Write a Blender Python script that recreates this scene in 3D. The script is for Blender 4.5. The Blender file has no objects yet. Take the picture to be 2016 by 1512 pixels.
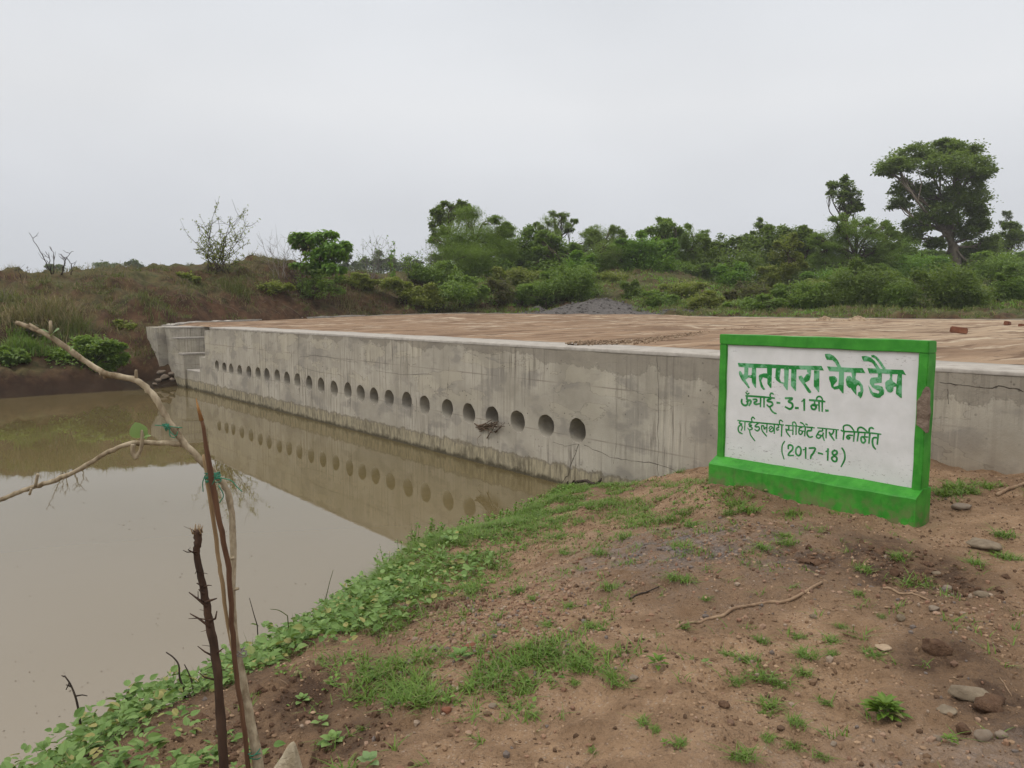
import bpy, bmesh, math, random
import numpy as np
from mathutils import Vector
from mathutils.geometry import tessellate_polygon
R = math.radians
scn = bpy.context.scene
col = scn.collection
# ------------------------------------------------------------------ camera
EYE = 2.84; PITCH = 5.73; FPX = 1514.0
cd = bpy.data.cameras.new('camera'); cam = bpy.data.objects.new('camera', cd); col.objects.link(cam)
cam.location = (0, 0, EYE); cam.rotation_euler = (R(90 - PITCH), 0, 0)
cd.sensor_width = 36; cd.lens = FPX / 2016 * 36; cd.clip_start = .05; cd.clip_end = 6000
scn.camera = cam
# ------------------------------------------------------------------ sky, sun, exposure
SUN_EL, SUN_AZ = 52, -118          # azimuth measured from +Y towards +X
w = bpy.data.worlds.new('World'); scn.world = w; w.use_nodes = True
wn = w.node_tree; wn.nodes.clear()
def W(t): return wn.nodes.new(t)
wo = W('ShaderNodeOutputWorld'); bg = W('ShaderNodeBackground'); bg.inputs['Strength'].default_value = .1
sky = W('ShaderNodeTexSky'); sky.sky_type = 'NISHITA'; sky.sun_disc = False
sky.sun_elevation = R(SUN_EL); sky.sun_rotation = R(SUN_AZ); sky.dust_density = 4; sky.air_density = 1.2
tc = W('ShaderNodeTexCoord'); sx = W('ShaderNodeSeparateXYZ'); rp = W('ShaderNodeValToRGB')
cr = rp.color_ramp
cr.elements[0].position = 0; cr.elements[0].color = (.600, .632, .685, 1)
cr.elements[1].position = 1; cr.elements[1].color = (1.75, 1.73, 1.70, 1)
for p, c in ((.12, (.655, .672, .71, 1)), (.24, (.74, .748, .765, 1)), (.37, (.715, .735, .765, 1)), (.55, (1.05, 1.05, 1.05, 1))):
    e = cr.elements.new(p); e.color = c
no = W('ShaderNodeTexNoise'); no.inputs['Scale'].default_value = 1.6; no.inputs['Detail'].default_value = 3; no.inputs['Roughness'].default_value = .5
mp = W('ShaderNodeMapping'); mp.inputs['Scale'].default_value = (1, 1, 2.2)
nr = W('ShaderNodeMapRange'); nr.inputs['From Min'].default_value = .3; nr.inputs['From Max'].default_value = .7
nr.inputs['To Min'].default_value = 9.2; nr.inputs['To Max'].default_value = 10.8
mu = W('ShaderNodeVectorMath'); mu.operation = 'SCALE'
mx = W('ShaderNodeMix'); mx.data_type = 'RGBA'; mx.inputs['Factor'].default_value = .93
L = wn.links.new
L(tc.outputs['Generated'], sx.inputs[0]); L(sx.outputs['Z'], rp.inputs[0]); L(tc.outputs['Generated'], mp.inputs[0]); L(mp.outputs[0], no.inputs['Vector'])
L(no.outputs[0], nr.inputs[0]); L(rp.outputs[0], mu.inputs[0]); L(nr.outputs[0], mu.inputs['Scale'])
L(sky.outputs[0], mx.inputs['A']); L(mu.outputs[0], mx.inputs['B']); L(mx.outputs['Result'], bg.inputs['Color']); L(bg.outputs[0], wo.inputs[0])
sd = bpy.data.lights.new('sun', 'SUN'); sd.energy = .9; sd.angle = R(25); sd.color = (1, .96, .9)
so = bpy.data.objects.new('sun', sd); col.objects.link(so)
az, el = R(SUN_AZ), R(SUN_EL)
sv = Vector((math.sin(az) * math.cos(el), math.cos(az) * math.cos(el), math.sin(el)))
so.rotation_euler = sv.to_track_quat('Z', 'Y').to_euler(); so.location = sv * 30
vs = scn.view_settings; vs.view_transform = 'Standard'; vs.look = 'None'; vs.gamma = 1; vs.exposure = .1
scn.cycles.max_bounces = 6; scn.cycles.transparent_max_bounces = 4
# ------------------------------------------------------------------ geometry of the view
cp, sp = math.cos(R(PITCH)), math.sin(R(PITCH))
def ray(px, py):
    cx, cy = (px - 1008) / FPX, (756 - py) / FPX
    return np.array([cx, cp + cy * sp, -sp + cy * cp])
O = np.array([0, 0, EYE])
def at_depth(px, py, Y):
    d = ray(px, py); return O + d * (Y / d[1])
def at_z(px, py, z):
    d = ray(px, py); return O + d * ((z - EYE) / d[2])
TH = R(39.6); U = np.array([-math.sin(TH), math.cos(TH), 0]); N = np.array([math.cos(TH), math.sin(TH), 0])
T = 8.36; PHI = math.atan2(-U[1], -U[0])
def at_t(px, py, t):
    d = ray(px, py); return O + d * (t / (d @ N))
def loc(p, t0=0.0, x0=0.0, z0=0.0):            # world -> frame of the dam (x to the right along the wall, y away)
    return np.array([-(p @ U) - x0, (p @ N) - t0, p[2] - z0])
def wld(x, y, z=0.0, t0=T):
    q = -U * x + N * (y + t0); return np.array([q[0], q[1], z])
rng = np.random.default_rng(7)
# ------------------------------------------------------------------ noise
_tab = np.random.default_rng(3).random((256, 256))
def vnoise(x, y):
    xi, yi = np.floor(x).astype(int), np.floor(y).astype(int); fx, fy = x - xi, y - yi
    fx, fy = fx * fx * (3 - 2 * fx), fy * fy * (3 - 2 * fy)
    g = lambda a, b: _tab[a & 255, b & 255]
    return (g(xi, yi) * (1 - fx) + g(xi + 1, yi) * fx) * (1 - fy) + (g(xi, yi + 1) * (1 - fx) + g(xi + 1, yi + 1) * fx) * fy - .5
def fbm(x, y, o=4):
    s, a = 0, 1.0
    for k in range(o):
        s = s + a * vnoise(x * 2 ** k + 17.3 * k, y * 2 ** k + 9.1 * k); a *= .5
    return s
def sstep(a, b, x):
    t = np.clip((x - a) / (b - a), 0, 1); return t * t * (3 - 2 * t)
# ------------------------------------------------------------------ mesh helpers
class MB:
    def __init__(s): s.v = []; s.f = {3: [], 4: []}; s.m = {3: [], 4: []}; s.n = 0
    def add(s, v, f, mi=0):
        v = np.asarray(v, float).reshape(-1, 3)
        if not isinstance(f, (list, tuple)): f = [f]
        fs = {3: [], 4: []}
        for a in f:
            a = np.asarray(a, int)
            if a.ndim == 1: fs[len(a)].append(a[None])
            else: fs[a.shape[1]].append(a)
        for k in (3, 4):
            for a in fs[k]:
                s.f[k].append(a + s.n); s.m[k].append(np.full(len(a), mi))
        s.v.append(v); s.n += len(v); return s
    def build(s, name, mats, parent=None, off=(0, 0, 0), smooth=True):
        me = bpy.data.meshes.new(name); v = np.concatenate(s.v) - np.asarray(off)
        me.vertices.add(len(v)); me.vertices.foreach_set('co', v.astype(np.float32).ravel())
        idx, tot, mi = [], [], []
        for k in (3, 4):
            if s.f[k]:
                a = np.concatenate(s.f[k]); idx.append(a.ravel()); tot.append(np.full(len(a), k)); mi.append(np.concatenate(s.m[k]))
        idx = np.concatenate(idx); tot = np.concatenate(tot); mi = np.concatenate(mi)
        me.loops.add(len(idx)); me.loops.foreach_set('vertex_index', idx.astype(np.int32))
        me.polygons.add(len(tot)); st = np.concatenate([[0], np.cumsum(tot)[:-1]])
        me.polygons.foreach_set('loop_start', st.astype(np.int32)); me.polygons.foreach_set('loop_total', tot.astype(np.int32))
        me.polygons.foreach_set('material_index', mi.astype(np.int32))
        me.polygons.foreach_set('use_smooth', np.full(len(tot), smooth))
        me.update(calc_edges=True); me.validate()
        for m in (mats if isinstance(mats, (list, tuple)) else [mats]): me.materials.append(m)
        o = bpy.data.objects.new(name, me); col.objects.link(o)
        if parent: o.parent = parent
        return o
def tag(o, label=None, cat=None, group=None, kind=None):
    for k, v in (('label', label), ('category', cat), ('group', group), ('kind', kind)):
        if v: o[k] = v
    return o
def empty(name, p, label=None, cat=None, group=None, rz=0):
    o = bpy.data.objects.new(name, None); col.objects.link(o); o.location = p; o.rotation_euler = (0, 0, rz); o.empty_display_size = .1
    return tag(o, label, cat, group)
def box(mb, x0, x1, y0, y1, z0, z1, mi=0):
    v = [(x, y, z) for z in (z0, z1) for y in (y0, y1) for x in (x0, x1)]
    mb.add(v, [np.array([(0, 2, 3, 1), (4, 5, 7, 6), (0, 1, 5, 4), (2, 6, 7, 3), (0, 4, 6, 2), (1, 3, 7, 5)])], mi)
def smooth_path(P, k=6):
    P = np.asarray(P, float)
    if len(P) < 3: return P
    Q = np.vstack([2 * P[0] - P[1], P, 2 * P[-1] - P[-2]]); out = []
    for i in range(1, len(Q) - 2):
        for t in np.arange(k) / k:
            a, b, c, d = Q[i - 1:i + 3]
            out.append(.5 * (2 * b + (c - a) * t + (2 * a - 5 * b + 4 * c - d) * t * t + (3 * b - a - 3 * c + d) * t ** 3))
    out.append(P[-1]); return np.array(out)
def tube(mb, P, r, n=6, mi=0, cap=True, bump=0.0):
    P = np.asarray(P, float); m = len(P); r = np.interp(np.linspace(0, 1, m), np.linspace(0, 1, len(r)), r) if np.ndim(r) else np.full(m, r)
    t = np.gradient(P, axis=0); t /= np.linalg.norm(t, axis=1)[:, None] + 1e-9
    a = np.cross(t[0], [0, 0, 1.0]);
    if np.linalg.norm(a) < .1: a = np.cross(t[0], [1.0, 0, 0])
    V = []
    for i in range(m):
        a = a - t[i] * (a @ t[i]); a /= np.linalg.norm(a) + 1e-9; b = np.cross(t[i], a)
        th = np.arange(n) * 2 * math.pi / n; rr = r[i] * (1 + bump * rng.uniform(-1, 1, n))
        V.append(P[i] + np.outer(np.cos(th) * rr, a) + np.outer(np.sin(th) * rr, b))
    V = np.concatenate(V); i = np.arange(m - 1)[:, None] * n; j = np.arange(n)[None]; j2 = (j + 1) % n
    q = np.stack([i + j, i + j2, i + n + j2, i + n + j], -1).reshape(-1, 4); f = [q]
    if cap:
        V = np.vstack([V, P[0], P[-1]]); j = np.arange(n)
        f += [np.stack([np.full(n, m * n), (j + 1) % n, j], -1), np.stack([np.full(n, m * n + 1), (m - 1) * n + j, (m - 1) * n + (j + 1) % n], -1)]
    mb.add(V, f, mi)
RH_V = np.array([(0, 0, 0), (-.36, .45, .1), (0, 1, -.08), (.36, .45, .1), (0, .5, -.03)]); RH_F = np.array([(0, 4, 1), (1, 4, 2), (0, 3, 4), (3, 2, 4)])
OV_V = np.array([(0, 0, 0), (-.30, .12, .05), (-.42, .38, .09), (-.27, .72, .04), (0, 1, -.12), (.27, .72, .04), (.42, .38, .09), (.30, .12, .05), (0, .38, 0), (0, .72, -.05)])
OV_F = [np.array([(0, 8, 2, 1), (8, 9, 3, 2), (0, 7, 6, 8), (8, 6, 5, 9)]), np.array([(9, 4, 3), (9, 5, 4)])]
def frames(ax, up):
    ax = ax / (np.linalg.norm(ax, axis=1)[:, None] + 1e-9); x = np.cross(ax, up); x /= np.linalg.norm(x, axis=1)[:, None] + 1e-9
    return x, ax, np.cross(x, ax)
def leaves(mb, C, ax, up, size, TV=RH_V, TF=RH_F, wide=1.0, mi=0):
    if not len(C): return
    x, y, z = frames(ax, up); s = np.broadcast_to(size, (len(C),))[:, None, None]
    V = C[:, None] + s * (TV[None, :, :1] * wide * x[:, None] + TV[None, :, 1:2] * y[:, None] + TV[None, :, 2:] * z[:, None])
    k = len(TV); o = (np.arange(len(C)) * k)[:, None, None]
    mb.add(V.reshape(-1, 3), [(o + np.asarray(f)[None]).reshape(-1, np.asarray(f).shape[1]) for f in (TF if isinstance(TF, list) else [TF])], mi)
def rdir(n, g=rng):
    d = g.normal(size=(n, 3)); return d / np.linalg.norm(d, axis=1)[:, None]
def blades(mb, C, h, wd, lean, g=rng, mi=0, seg=3):
    n = len(C)
    if not n: return
    a = g.uniform(0, 2 * math.pi, n); h = np.broadcast_to(h, (n,)); wd = np.broadcast_to(wd, (n,)); ln = np.abs(g.normal(lean, lean * .5, n))
    d = np.stack([np.cos(a), np.sin(a), 0 * a], 1); sd_ = np.stack([-np.sin(a), np.cos(a), 0 * a], 1)
    V = []
    for k in range(seg + 1):
        t = k / seg; c = C + d * (ln * t ** 1.7 * h)[:, None] + np.array([0, 0, 1]) * (h * t * (1 - .25 * np.minimum(ln, 1.5) * t))[:, None]
        ww = (wd * (1 - t) ** .7 * .5 + .0004)[:, None]
        V += [c - sd_ * ww, c + sd_ * ww]
    V = np.stack(V, 1); k = 2 * (seg + 1); o = (np.arange(n) * k)[:, None, None]
    f = np.array([(2 * i, 2 * i + 1, 2 * i + 3, 2 * i + 2) for i in range(seg)])
    mb.add(V.reshape(-1, 3), [(o + f[None]).reshape(-1, 4)], mi)
# ------------------------------------------------------------------ materials
class G:
    def __init__(s, name):
        s.m = bpy.data.materials.new(name); s.m.use_nodes = True; s.t = s.m.node_tree; s.t.nodes.clear()
        s.out = s.t.nodes.new('ShaderNodeOutputMaterial')
    def n(s, ty, ins=None, **kw):
        x = s.t.nodes.new('ShaderNode' + ty)
        for k, v in kw.items(): setattr(x, k, v)
        for k, v in (ins or {}).items(): s.set(x.inputs[k], v)
        return x
    def set(s, i, v):
        if hasattr(v, 'is_output'): s.t.links.new(v, i)
        elif hasattr(v, 'outputs'): s.t.links.new(v.outputs[0], i)
        elif isinstance(v, (tuple, list)) and len(v) == 3 and i.type == 'RGBA': i.default_value = (*v, 1)
        else: i.default_value = v
    def obj(s): return s.n('TexCoord').outputs['Object']
    def pos(s): return s.n('NewGeometry').outputs['Position']
    def map(s, v, sc=(1, 1, 1), rot=(0, 0, 0), lc=(0, 0, 0)): return s.n('Mapping', {'Vector': v, 'Scale': sc, 'Rotation': rot, 'Location': lc}).outputs[0]
    def noise(s, v, sc, det=4, ro=.55, dis=0): return s.n('TexNoise', {'Vector': v, 'Scale': sc, 'Detail': det, 'Roughness': ro, 'Distortion': dis}).outputs[0]
    def vor(s, v, sc, feat='F1', rnd=1): return s.n('TexVoronoi', {'Vector': v, 'Scale': sc, 'Randomness': rnd}, feature=feat)
    def rng(s, x, a, b, c=0, d=1): return s.n('MapRange', {'Value': x, 'From Min': a, 'From Max': b, 'To Min': c, 'To Max': d}).outputs[0]
    def mth(s, op, a, b=0.0): return s.n('Math', {0: a, 1: b}, operation=op).outputs[0]
    def mix(s, f, a, b, bt='MIX'):
        return s.n('Mix', {'Factor': f, 'A': a, 'B': b}, data_type='RGBA', blend_type=bt).outputs['Result'] if False else s._mix(f, a, b, bt)
    def _mix(s, f, a, b, bt):
        x = s.t.nodes.new('ShaderNodeMix'); x.data_type = 'RGBA'; x.blend_type = bt
        s.set(x.inputs['Factor'], f); s.set(x.inputs['A'], a); s.set(x.inputs['B'], b); return x.outputs['Result']
    def sep(s, v): return s.n('SeparateXYZ', {0: v}).outputs
    def attr(s, nm): return s.n('Attribute', attribute_name=nm).outputs['Fac']
    def bump(s, h, st=.3, d=.01, nrm=None):
        i = {'Height': h, 'Strength': st, 'Distance': d}
        if nrm is not None: i['Normal'] = nrm
        return s.n('Bump', i).outputs[0]
    def bsdf(s, c, rough=.9, spec=.25, nrm=None, **kw):
        i = {'Base Color': c, 'Roughness': rough, 'Specular IOR Level': spec}; i.update(kw)
        if nrm is not None: i['Normal'] = nrm
        b = s.n('BsdfPrincipled', i); return b.outputs[0]
    def done(s, sh): s.t.links.new(sh, s.out.inputs[0]); return s.m
def leaf_mat(name, a, b, c=None, tr=.3, rough=.55, sc=.5):
    g = G(name); ri = g.n('NewGeometry').outputs['Random Per Island']
    cl = g.mix(g.rng(ri, 0, 1), a, b)
    cl = g.mix(g.rng(g.noise(g.pos(), sc, 2), .35, .65), cl, g.mix(.5, cl, a))
    if c: cl = g.mix(g.rng(g.n('TexWhiteNoise', {'W': ri}, noise_dimensions='1D').outputs['Value'], .88, .93), cl, c)
    p = g.bsdf(cl, rough, .5 if rough < .45 else .3); t = g.n('BsdfTranslucent', {'Color': g.mix(.45, cl, (.30, .42, .05), 'MIX')})
    return g.done(g.n('MixShader', {0: tr, 1: p, 2: t.outputs[0]}).outputs[0])
def bark_mat(name, a, b, sc=20, st=(1, 1, .25), bump=.4):
    g = G(name); v = g.map(g.obj(), st); n1 = g.noise(v, sc, 5, .6); n2 = g.noise(g.obj(), sc * .3, 3)
    cl = g.mix(g.rng(n1, .35, .65), a, b); cl = g.mix(g.rng(n2, .5, .7), cl, g.mix(.5, a, b))
    return g.done(g.bsdf(cl, .85, .25, g.bump(n1, bump, .004)))
def make_ground_mat():
    g = G('ground_soil'); p = g.pos()
    far = g.attr('bankzone'); grn = g.attr('green'); dk = g.attr('damp'); gv = g.attr('gravelly')
    n0 = g.noise(p, .9, 4, .6); n1 = g.noise(p, 5, 5, .65); n2 = g.noise(p, 38, 4, .7); n3 = g.noise(p, 140, 3, .7)
    near = g.mix(g.rng(n1, .32, .68), (.190, .114, .063), (.405, .264, .155))
    near = g.mix(g.rng(n0, .42, .62, 0, .55), near, (.315, .205, .124))
    near = g.mix(g.rng(n2, .56, .72, 0, .75), near, (.085, .050, .030))
    near = g.mix(g.rng(n3, .60, .75, 0, .6), near, (.50, .37, .25))
    vr = g.vor(p, 55); near = g.mix(g.mth('MULTIPLY', g.rng(vr.outputs['Distance'], .42, .22), g.rng(n1, .45, .6)), near, g.mix(g.sep(vr.outputs['Color'])[0], (.27, .17, .11), (.48, .36, .26)))
    near = g.mix(g.mth('MULTIPLY', dk, g.rng(n1, .3, .55)), near, (.085, .050, .030))
    near = g.mix(g.mth('MULTIPLY', gv, g.rng(n1, .35, .6)), near, g.mix(g.sep(g.vor(p, 42).outputs['Color'])[1], (.10, .085, .078), (.24, .20, .18)))
    bank = g.mix(g.rng(g.noise(p, 1.5, 5, .7), .35, .65), (.030, .015, .008), (.110, .058, .031))
    bank = g.mix(g.rng(g.noise(p, 4.5, 4, .7), .5, .68, 0, .7), bank, (.130, .085, .045))
    gr = g.mix(g.rng(g.noise(p, 3, 5, .7), .35, .65), (.045, .060, .016), (.120, .112, .042))
    bank = g.mix(g.mth('MULTIPLY', grn, g.rng(g.noise(p, .8, 5, .7), .36, .56)), bank, gr)
    bank = g.mix(g.mth('MULTIPLY', dk, .8), bank, (.030, .017, .010))
    c = g.mix(far, near, bank)
    h = g.mth('ADD', g.mth('MULTIPLY', n2, .7), g.mth('ADD', g.mth('MULTIPLY', n3, .35), g.mth('MULTIPLY', g.rng(vr.outputs['Distance'], .5, .1), .25)))
    h = g.mth('ADD', h, g.mth('MULTIPLY', n1, .6))
    return g.done(g.bsdf(c, .92, .2, g.bump(h, .9, .045)))
def make_concrete(name, full=True):
    g = G(name); v = g.obj(); x, y, z = g.sep(v)[:3]
    n0 = g.noise(v, 1.1, 5, .6); n1 = g.noise(v, 6, 5, .65); n2 = g.noise(v, 45, 4, .7)
    c = g.mix(g.rng(n0, .35, .65), (.300, .270, .218), (.430, .392, .325))
    c = g.mix(g.rng(g.noise(g.map(v, (.9, 1, 1.6)), 1.3, 4, .6), .52, .6, 0, .6), c, (.225, .205, .178))
    h = g.mth('ADD', g.mth('MULTIPLY', n1, .5), g.mth('MULTIPLY', n2, .5))
    if full:
        # plaster patches with ragged rims
        pn = g.noise(g.map(v, (.55, 1, 1.5), lc=(3, 0, 1)), 1.0, 5, .6, .3)
        pal = g.mth('MULTIPLY', g.rng(pn, .535, .55), g.rng(z, .95, 1.15)); rim = g.rng(g.mth('ABSOLUTE', g.mth('SUBTRACT', pn, .542)), .005, .0, 0, .5)
        c = g.mix(g.mth('MULTIPLY', pal, g.rng(x, -6, -14, .18, .5)), c, (.43, .385, .295))
        c = g.mix(g.mth('MULTIPLY', rim, g.rng(z, .95, 1.15)), c, (.10, .085, .068))
        # board marks and runs
        st = g.noise(g.map(v, (1, 1, .045)), 16, 4, .7); st2 = g.noise(g.map(v, (1, 1, .03)), 5, 3, .6)
        gate = g.rng(g.noise(v, .55, 4), .44, .58)
        c = g.mix(g.mth('MULTIPLY', g.rng(st, .54, .63, 0, .7), gate), c, (.125, .105, .083))
        c = g.mix(g.mth('MULTIPLY', g.rng(st, .46, .37, 0, .8), gate), c, (.50, .45, .36))
        c = g.mix(g.rng(st2, .58, .70, 0, .3), c, (.155, .130, .105))
        br = g.n('TexBrick', {'Vector': g.map(v, (.36, .36, .55), rot=(R(90), 0, 0)), 'Scale': 1.0, 'Mortar Size': .006, 'Color1': (1, 1, 1, 1), 'Color2': (1, 1, 1, 1), 'Mortar': (0, 0, 0, 1), 'Brick Width': .9, 'Row Height': .45}, offset=.37)
        c = g.mix(g.mth('MULTIPLY', g.mth('SUBTRACT', 1, g.sep(br.outputs['Color'])[0]), g.rng(n0, .42, .6, .0, .5)), c, (.15, .125, .10))
        # darker cement band below the crest
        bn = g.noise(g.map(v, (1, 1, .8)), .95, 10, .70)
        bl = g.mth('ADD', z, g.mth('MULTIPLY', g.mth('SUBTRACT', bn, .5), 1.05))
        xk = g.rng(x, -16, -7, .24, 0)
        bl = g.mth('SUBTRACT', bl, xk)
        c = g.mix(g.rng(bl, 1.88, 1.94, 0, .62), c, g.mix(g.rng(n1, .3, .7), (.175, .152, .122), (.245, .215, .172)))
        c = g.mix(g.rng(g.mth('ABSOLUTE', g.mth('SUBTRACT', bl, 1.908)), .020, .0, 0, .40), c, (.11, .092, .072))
        # pits
        vo = g.vor(v, 9); c = g.mix(g.mth('MULTIPLY', g.rng(vo.outputs['Distance'], .16, .07, 0, .8), g.rng(g.noise(v, 1.4, 3), .5, .6)), c, (.06, .05, .04))
        # tide mark near the water
        tn = g.mth('ADD', z, g.mth('MULTIPLY', g.mth('SUBTRACT', g.noise(v, 3.2, 5, .7), .5), .34))
        c = g.mix(g.rng(tn, .34, .28, 0, .8), c, g.mix(g.rng(g.noise(g.map(v, (1, 1, .2)), 14, 4, .7), .4, .62), (.36, .31, .20), (.115, .095, .055)))
        c = g.mix(g.rng(tn, .10, .03, 0, .9), c, (.060, .050, .030))
        c = g.mix(g.rng(g.mth('ABSOLUTE', g.mth('SUBTRACT', tn, .31)), .03, 0, 0, .6), c, (.13, .105, .07))
        # earth splashed on the landward stretch
        er = g.mth('MULTIPLY', g.rng(x, -5.5, -3.0), g.rng(g.mth('ADD', z, g.mth('MULTIPLY', n0, .9)), 2.05, 1.5))
        c = g.mix(g.mth('MULTIPLY', er, .55), c, (.235, .170, .105))
    c = g.mix(g.rng(n2, .58, .75, 0, .5), c, (.13, .11, .09))
    return g.done(g.bsdf(c, .93, .2, g.bump(h, .55, .012)))
def make_deck():
    g = G('sandy_deck'); p = g.pos()
    m = g.map(p, (1, 1, 1), rot=(0, 0, R(-32))); s = g.map(g.map(p, (1, 1, 1), rot=(0, 0, R(-34))), (.16, .95, 1))
    n0 = g.noise(s, 1.2, 7, .70, .8); n1 = g.noise(p, 2.2, 5, .65); n2 = g.noise(p, 22, 4, .7)
    c = g.mix(g.rng(n0, .36, .64), (.150, .092, .056), (.300, .205, .130))
    c = g.mix(g.rng(n1, .5, .72, 0, .55), c, (.215, .125, .070))
    c = g.mix(g.rng(g.noise(s, 2.3, 6, .66), .55, .63, 0, .8), c, (.46, .385, .285))
    xs = g.sep(p)[0]; c = g.mix(g.mth('MULTIPLY', g.rng(xs, 3, 13), g.rng(g.noise(s, .8, 4), .36, .62, 0, .75)), c, (.45, .355, .245))
    c = g.mix(g.rng(g.noise(s, 2.6, 6, .62), .53, .60, 0, .85), c, (.112, .066, .040))
    c = g.mix(g.rng(n2, .60, .75, 0, .5), c, (.17, .11, .07))
    vd = g.vor(p, 2.6); c = g.mix(g.rng(vd.outputs['Distance'], .13, .06, 0, .85), c, (.085, .055, .038))
    return g.done(g.bsdf(c, .95, .15, g.bump(g.mth('ADD', g.mth('MULTIPLY', n1, .5), n2), .5, .03)))
def simple(name, a, b, sc=8, rough=.9, spec=.25, bump=.4, bd=.006, det=5):
    g = G(name); n1 = g.noise(g.obj(), sc, det, .65); n2 = g.noise(g.obj(), sc * 5, 3, .7)
    c = g.mix(g.rng(n1, .35, .65), a, b); c = g.mix(g.rng(n2, .6, .75, 0, .4), c, tuple(.5 * k for k in a))
    return g.done(g.bsdf(c, rough, spec, g.bump(g.mth('ADD', n1, g.mth('MULTIPLY', n2, .4)), bump, bd)))
def stone_mat(name, cols):
    g = G(name); ri = g.n('NewGeometry').outputs['Random Per Island']; r = g.n('ValToRGB', {0: ri}); cr = r.color_ramp; cr.interpolation = 'CONSTANT'
    for i, c in enumerate(cols):
        e = cr.elements[i] if i < 2 else cr.elements.new(i / len(cols)); e.position = i / len(cols); e.color = (*c, 1)
    n1 = g.noise(g.pos(), 60, 4, .7); c = g.mix(g.rng(n1, .4, .7, 0, .4), r.outputs[0], (.13, .08, .05))
    return g.done(g.bsdf(c, .88, .25, g.bump(n1, .3, .003)))
def make_water():
    g = G('murky_water'); p = g.pos(); n = g.noise(g.map(p, (1, 1, 1)), .16, 3, .5); n2 = g.noise(p, 5, 3, .6); n3 = g.noise(p, 1.2, 2, .5)
    c = g.mix(g.rng(n, .3, .7), (.106, .080, .033), (.138, .106, .050))
    sh = g.sep(p); near = g.rng(sh[1], 11, 4.0)
    c = g.mix(near, c, (.225, .186, .134))
    h = g.mth('ADD', g.mth('MULTIPLY', n2, .25), n3)
    b = g.n('BsdfPrincipled', {'Base Color': c, 'Roughness': .02, 'IOR': 1.5, 'Specular IOR Level': .5, 'Normal': g.bump(h, g.rng(g.noise(p, .35, 3), .4, .65, .015, .10), .02)})
    return g.done(b.outputs[0])
def make_paint_green():
    g = G('green_paint'); v = g.obj(); n1 = g.noise(v, 7, 5, .65); n2 = g.noise(v, 40, 4, .7); z = g.sep(v)[2]
    c = g.mix(g.rng(n1, .35, .65), (.022, .200, .012), (.052, .300, .026))
    c = g.mix(g.rng(n2, .60, .76, 0, .6), c, (.10, .36, .07))
    c = g.mix(g.rng(g.noise(g.map(v, (1, 1, .12)), 13, 4, .7), .56, .68, 0, .45), c, (.018, .125, .010))
    c = g.mix(g.mth('MULTIPLY', g.rng(g.mth('ADD', z, g.mth('MULTIPLY', n1, .16)), .27, .08), g.rng(g.noise(v, 11, 4), .42, .6, 0, .85)), c, (.16, .135, .070))
    c = g.mix(g.rng(g.noise(v, 17, 4, .7), .70, .76, 0, .8), c, (.10, .065, .035))
    return g.done(g.bsdf(c, .55, .35, g.bump(g.mth('ADD', n1, g.mth('MULTIPLY', n2, .3)), .35, .006)))
def make_paint_white():
    g = G('white_paint'); v = g.obj(); n1 = g.noise(v, 4, 5, .6); n2 = g.noise(v, 45, 4, .7); x, y, z = g.sep(v)[:3]
    c = g.mix(g.rng(n1, .35, .65), (.60, .595, .58), (.70, .69, .685))
    c = g.mix(g.rng(n2, .64, .78, 0, .35), c, (.42, .42, .38))
    sc = g.noise(g.map(v, (1, 1, 2.5), rot=(0, R(35), 0)), 26, 5, .75)
    gate = g.mth('MAXIMUM', g.rng(z, .60, .30), g.rng(g.noise(v, 2.1, 3), .54, .62))
    c = g.mix(g.mth('MULTIPLY', g.rng(sc, .60, .65, 0, .85), gate), c, (.17, .15, .13))
    c = g.mix(g.mth('MULTIPLY', g.rng(z, .36, .24, 0, .35), g.rng(n1, .4, .6)), c, (.40, .37, .30))
    return g.done(g.bsdf(c, .7, .25, g.bump(g.mth('ADD', n1, g.mth('MULTIPLY', n2, .25)), .25, .006)))
def make_letter(name, dark, pale, lo, hi):
    g = G(name); n = g.noise(g.obj(), 16, 5, .75); n2 = g.noise(g.obj(), 5, 3, .6)
    c = g.mix(g.rng(g.mth('ADD', g.mth('MULTIPLY', n, .45), g.mth('MULTIPLY', n2, .55)), lo, hi), dark, pale)
    c = g.mix(g.rng(g.noise(g.obj(), 60, 3, .7), .66, .72, 0, .7), c, (.5, .58, .5))
    return g.done(g.bsdf(c, .6, .3))
M = {}
M['ground'] = make_ground_mat(); M['conc'] = make_concrete('wall_concrete'); M['conc2'] = make_concrete('plain_concrete', False)
M['deck'] = make_deck(); M['water'] = make_water(); M['green'] = make_paint_green(); M['white'] = make_paint_white()
M['crest'] = simple('crest_cement', (.29, .262, .228), (.41, .375, .33), 5, .9, .2, .4)
M['crack'] = simple('crack_shade', (.045, .036, .028), (.07, .055, .042), 30)
M['letter1'] = make_letter('worn_green_lettering', (.014, .205, .035), (.155, .40, .215), .47, .53)
M['letter2'] = make_letter('green_lettering', (.016, .190, .035), (.085, .31, .12), .48, .62)
M['bare'] = simple('bare_plaster', (.135, .095, .070), (.255, .195, .150), 14, .95, .15, .9, .02)
M['heap'] = simple('grey_gravel', (.062, .056, .053), (.140, .126, .116), 9, .95, .15, .9, .05)
M['sandheap'] = simple('sand_heap', (.30, .215, .140), (.42, .32, .22), 6, .95, .15, .9, .04)
M['rubble'] = simple('sandy_rubble', (.20, .14, .092), (.34, .25, .17), 7, .95, .15, .9, .03)
M['brick'] = simple('brick_clay', (.150, .058, .034), (.215, .092, .052), 9)
M['gravel'] = stone_mat('mixed_gravel', [(.20, .115, .075), (.28, .175, .115), (.15, .09, .06), (.31, .205, .14), (.23, .125, .08), (.30, .23, .17), (.15, .125, .11), (.27, .16, .10)])
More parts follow.
